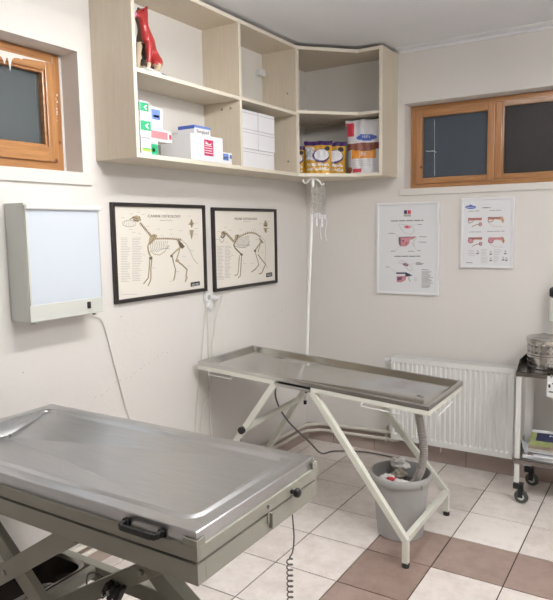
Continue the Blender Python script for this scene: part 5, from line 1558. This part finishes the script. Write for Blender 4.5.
for (x, y) in ((-2.16, 1.13), (-2.16, 1.608), (-1.03, 1.13), (-1.455, 1.608)):
    top_ = .236
    l_ = MB().box(x-.022, y-.018, .10, x+.022, y+.018, top_).build('leg', 'beige_enamel', et, bevel=.003)
    MB().lathe([(.001, -.014), (.044, -.014), (.050, -.010), (.050, .010), (.044, .014), (.001, .014)], (x, y, .05), 24, 'y').build('wheel', 'caster_rubber', l_, smooth=True)
    MB().box(x-.012, y-.020, .05, x+.012, y-.0145, .12).box(x-.012, y+.0145, .05, x+.012, y+.020, .12).build('wheel_fork', 'zinc', l_)
# control cord: straight, then coiled
cd_ = [(-.908, 1.512, .775), (-.903, 1.512, .70), (-.906, 1.508, .655), (-.912, 1.500, .640)]
pp = smoothpath(cd_, 5)
for i in range(14*20):
    t_ = i/(14*20); a = i/14*2*math.pi
    pp.append(Vector((-.912-.010*t_*8*0+.0085*math.cos(a), 1.500+.0085*math.sin(a), .636-.34*t_)))
pp += smoothpath([(-.915, 1.498, .290), (-.95, 1.47, .24), (-.99, 1.44, .235)], 5)
MB().tube(pp, .0022, 6).build('coiled_cord', 'cable_grey', et, smooth=True)

# steel basin hung in the base frame
bs = thing('steel_basin', (-1.99, 1.36, .19), 'dark stainless basin hung in the base frame beneath the examination table', 'basin')
m_ = MB(); bm = m_.bm
def br(x0_, x1_, y0_, y1_, z, rad, n=4):
    out = []
    for cx, cy, s_ in ((x1_-rad, y0_+rad, -90), (x1_-rad, y1_-rad, 0), (x0_+rad, y1_-rad, 90), (x0_+rad, y0_+rad, 180)):
        for k in range(n+1):
            a = math.radians(s_+90*k/n); out.append(bm.verts.new((cx+rad*math.cos(a), cy+rad*math.sin(a), z)))
    return out
bx0, bx1, by0, by1 = -2.115, -1.884, 1.160, 1.570
rs = [br(bx0+.03, bx1-.03, by0+.03, by1-.03, .172, .04), br(bx0+.014, bx1-.014, by0+.014, by1-.014, .185, .05), br(bx0+.006, bx1-.006, by0+.006, by1-.006, .298, .04), br(bx0-.004, bx1+.002, by0-.004, by1+.012, .3005, .04), br(bx0-.004, bx1+.002, by0-.004, by1+.012, .305, .04),
      br(bx0+.008, bx1-.008, by0+.008, by1-.008, .303, .038), br(bx0+.018, bx1-.018, by0+.018, by1-.018, .19, .045), br(bx0+.035, bx1-.035, by0+.035, by1-.035, .178, .035)]
for a, b_ in zip(rs, rs[1:]):
    for i in range(20): bm.faces.new((a[i], a[(i+1) % 20], b_[(i+1) % 20], b_[i]))
bm.faces.new(rs[0][::-1]); bm.faces.new(rs[-1])
m_.build('bowl', 'basin_dark', bs, smooth=True)
MB().tube([(-2.122, 1.20, .308), (-2.122, 1.52, .308)], .006, 10).build('hanging_rod', 'steel_bright', bs, smooth=True)

# ------------------------------------------------------------------ instrument trolley
tl = thing('instrument_trolley', (-.46, 3.85, 0), 'white legged two shelf steel instrument trolley on black casters at the right edge', 'trolley')
tx0, tx1, ty0, ty1 = -.722, -.18, 3.685, 4.010
def tray_shelf(z, wall_h, name, m_name):
    s_ = MB()
    s_.box(tx0, ty0, z-.028, tx1, ty0+.003, z).box(tx0, ty0, z-.004, tx1, ty1, z)
    s_.box(tx0, ty1-.003, z-.028, tx1, ty1, z+wall_h)
    # side walls rise from the front to the back
    for xx in (tx0, tx1-.003):
        s_.slab([(xx, ty0, z-.028), (xx, ty1, z-.028), (xx, ty1, z+wall_h), (xx, ty0+.10, z+wall_h), (xx, ty0+.02, z+.004)], (1,0,0), .003)
    return s_.build(name, m_name, tl, bevel=.001)
tray_shelf(.772, .052, 'top_shelf', 'steel_trolley'); tray_shelf(.262, .052, 'lower_shelf', 'steel_trolley')
for (x, y, w_) in ((tx0+.016, ty0+.018, .028), (tx0+.022, ty1-.016, .046), (tx1-.016, ty0+.018, .028), (tx1-.022, ty1-.016, .046)):
    l_ = MB().box(x-w_/2, y-.012, .115, x+w_/2, y+.012, .744).build('leg', 'white_paint', tl, bevel=.003)
    cs = MB().lathe([(.001, -.012), (.030, -.012), (.037, -.009), (.040, 0), (.037, .009), (.030, .012), (.001, .012)], (x+.030, y-.012, .040), 24, 'y').build('caster_wheel', 'caster_rubber', l_, smooth=True)
    MB().lathe([(.001, -.0135), (.018, -.0135), (.018, .0135), (.001, .0135)], (x+.030, y-.012, .040), 18, 'y').build('wheel_hub', 'lightbox_enamel', l_, smooth=True)
    MB().box(x+.012, y-.029, .036, x+.040, y-.0255, .095).box(x+.012, y+.0015, .036, x+.040, y+.005, .095).box(x-.014, y-.029, .085, x+.040, y+.010, .118).build('caster_fork', 'black_plastic', l_, bevel=.003)
# sterilising drums, lower and upper
def drum(label, x, y, z, r, h, lid):
    t = thing('sterilizing_drum', (x, y, z), label, 'drum', 'sterilizing drums on the trolley')
    MB().lathe([(.001, 0), (r-.004, 0), (r, .004), (r, .014), (r-.003, .016), (r-.003, h*.45), (r, h*.46), (r, h*.54), (r-.003, h*.55), (r-.003, h-.012), (r, h-.010), (r, h), (.001, h)], (x, y, z), 48).build('drum_body', 'steel_bright', t, smooth=True)
    hol = MB()
    for k in range(22):
        a = 2*math.pi*k/22; c, s_ = math.cos(a), math.sin(a)
        hol.obox((x+(r-.0028)*c, y+(r-.0028)*s_, z+h*.28), (.002, r*.14, h*.20), Matrix.Rotation(a, 3, 'Z'))
        if lid: hol.obox((x+(r-.0028)*c, y+(r-.0028)*s_, z+h*.76), (.002, r*.14, h*.20), Matrix.Rotation(a, 3, 'Z'))
    hol.build('vent_holes', 'steel_dark', t)
    if lid:
        MB().lathe([(.001, h), (r+.003, h), (r+.004, h+.004), (r+.004, h+.024), (r, h+.029), (r*.85, h+.031), (r*.80, h+.027), (.001, h+.028)], (x, y, z), 48).build('lid', 'steel_bright', t, smooth=True)
        MB().tube(arc((x-.02, y-.02, z+h+.031), .022, 0, 180, 10), .003, 8).build('lid_handle', 'zinc', t, smooth=True)
    MB().box(x-.012, y-r-.006, z+h*.5, x+.012, y-r+.002, z+h*.95).build('clasp', 'zinc', t, bevel=.002)
    return t
drum('round stainless sterilizing drum at the bottom of the pair on the trolley top', -.588, 3.886, .7725, .112, .075, False)
drum('round stainless sterilizing drum with a lid, stacked on the other on the trolley top', -.588, 3.886, .848, .114, .072, True)
bw = thing('steel_bowl', (-.525, 3.745, .7725), 'low shiny steel bowl stack in front of the sterilizing drums', 'bowl')
bw_ = MB()
for k in range(3):
    z_ = .7725+k*.011
    bw_.lathe([(.020, z_-.7725+0), (.036, .002+k*.011), (.044, .014+k*.011), (.046, .0155+k*.011), (.043, .016+k*.011), (.034, .006+k*.011), (.01, .005+k*.011)], (-.525, 3.733, .7725), 36, cap=False)
bw_.build('bowls', 'steel_bright', bw, smooth=True)
# card on the trolley front
cd = thing('paper_card', (-.50, 3.682, .64), 'small white card with a dark mark hanging from the trolley front edge', 'card')
MB().box(-.556, 3.680, .648, -.43, 3.682, .764).build('card', 'paper', cd)
MB().box(-.548, 3.6795, .70, -.538, 3.6800, .718).box(-.545, 3.6795, .674, -.50, 3.6800, .680).box(-.53, 3.6795, .72, -.45, 3.6800, .728).build('mark', 'ink', cd)
MB().box(-.54, 3.678, .757, -.53, 3.686, .774).box(-.455, 3.678, .757, -.445, 3.686, .774).build('clip', 'zinc', cd)
# magazines and papers on the lower shelf
def mag(label, x, y, z, w_, d, t_, ang, cover, prints, name='magazine', curl=0):
    t = thing(name, (x, y, z), label, 'magazine' if name == 'magazine' else 'paper', 'papers on the lower trolley shelf')
    m_ = MB(); n = 8
    for k in range(2): pass
    tpv = []; btv = []
    for i in range(n+1):
        for j in range(n+1):
            u, v = i/n-.5, j/n-.5
            lift = curl*max(0, -u*2)**3 + .002*math.sin(5*u+3*v)*.5+.001
            tpv.append(m_.bm.verts.new((x+u*w_, y+v*d, z+t_+lift))); btv.append(m_.bm.verts.new((x+u*w_, y+v*d, z+lift*.98)))
    I = lambda i, j: i*(n+1)+j
    for i in range(n):
        for j in range(n):
            m_.mi = 0; u, v = (i+.5)/n, (j+.5)/n
            f_ = m_.bm.faces.new((tpv[I(i,j)], tpv[I(i+1,j)], tpv[I(i+1,j+1)], tpv[I(i,j+1)])); f_.material_index = prints(u, v)
            m_.bm.faces.new((btv[I(i,j)], btv[I(i,j+1)], btv[I(i+1,j+1)], btv[I(i+1,j)]))
    edge = [(i, 0) for i in range(n)]+[(n, j) for j in range(n)]+[(i, n) for i in range(n, 0, -1)]+[(0, j) for j in range(n, 0, -1)]
    for a, b_ in zip(edge, edge[1:]+edge[:1]): m_.bm.faces.new((tpv[I(*a)], btv[I(*a)], btv[I(*b_)], tpv[I(*b_)]))
    m_.build('pages', ['paper', 'print_navy', 'magazine_photo', 'magazine_green', 'ink_light'], t, smooth=False)
    t.rotation_euler.z = math.radians(ang)
    return t
mag('thick white bundle of sheets at the back of the lower trolley shelf', -.52, 3.928, .2635, .26, .13, .074, 2, 0, lambda u, v: 0, 'papers')
mag('white magazine with a brown photo strip, bottom of the pile on the lower trolley shelf', -.540, 3.775, .2635, .27, .14, .022, -3, 0, lambda u, v: 2 if v < .3 else 0)
mag('loose white sheets poking out under the top magazine on the lower trolley shelf', -.50, 3.765, .2870, .25, .135, .004, 5, 0, lambda u, v: 0, 'papers')
def cover(u, v):
    if v > .92: return 0
    if v > .50 and u > .16: return 1
    if v > .22 and u < .46: return 3
    if v < .10: return 4
    return 2
mg = mag('top magazine with a dark navy title band and photos on the lower trolley shelf', -.535, 3.825, .2965, .25, .21, .008, 2, 0, cover)
tw = words('FOCUS', .020, (-.51, 3.880, .3065), (1,0,0), (0,1,0), 'paper', mg, name='title', width=.10)
mg.rotation_euler.x = math.radians(19); mg.location.z = .335
cs_ = mag('curled white sheet leaning against the left trolley leg on the lower shelf', -.655, 3.79, .275, .09, .15, .0015, 16, 0, lambda u, v: 0, 'papers', curl=.05)
cs_.rotation_euler.x = math.radians(10); cs_.location.z = .292

# ------------------------------------------------------------------ light
def lamp(x, y, label, ln=1.2, drop=.12, tubes=(-.045, .045)):
    t = thing('ceiling_light', (x, y, CZ), label, 'lamp')
    for e in (-.4, .4):
        MB().cyl((x, y+e, CZ-drop), (x, y+e, CZ), .006, 8).build('hanger', 'white_plastic', t)
    z = CZ-drop
    MB().box(x-.03, y-ln/2-.03, z-.03, x+.03, y+ln/2+.03, z).build('housing', 'white_paint', t, bevel=.006)
    for dx in tubes:
        MB().cyl((x+dx, y-ln/2, z-.03), (x+dx, y+ln/2, z-.03), .013, 12).build('fluorescent_tube', 'lamp_diffuser', t, smooth=True)
        for e in (-1, 1):
            MB().box(x+dx-.018, y+e*(ln/2+.008)-.008, z-.046, x+dx+.018, y+e*(ln/2+.008)+.008, z).build('tube_socket', 'white_plastic', t, bevel=.002)
    return t
lamp(-.95, 1.80, 'bare twin tube ceiling light above the gap between the two tables', ln=1.0, drop=.15)
lamp(.60, 2.05, 'bare twin tube ceiling light on the trolley side of the room', drop=.15)
wd = bpy.data.worlds.new('night'); scene.world = wd; wd.use_nodes = True
wd.node_tree.nodes['Background'].inputs['Color'].default_value = (.020, .026, .034, 1); wd.node_tree.nodes['Background'].inputs['Strength'].default_value = 1

# ------------------------------------------------------------------ camera
R_ = ((0.8477136926, 0.5301879220, -0.0168006758), (0.0458108741, -0.1047271272, -0.9934453144), (-0.5284721934, 0.8413875422, -0.1130669919))
right, down, fwd = [Vector(r) for r in R_]
cm = bpy.data.cameras.new('camera'); co = bpy.data.objects.new('camera', cm); COL.objects.link(co)
mw = Matrix((right, -down, -fwd)).transposed().to_4x4(); mw.translation = (0, 0, 1.6)
co.matrix_world = mw
cm.sensor_fit = 'HORIZONTAL'; cm.sensor_width = 36; cm.lens = 631.458/553*36; cm.clip_start = .05
scene.camera = co
scene.view_settings.view_transform = 'Standard'; scene.view_settings.look = 'None'
scene.view_settings.exposure = EXPO; scene.view_settings.gamma = 1; scene.view_settings.use_curve_mapping = False
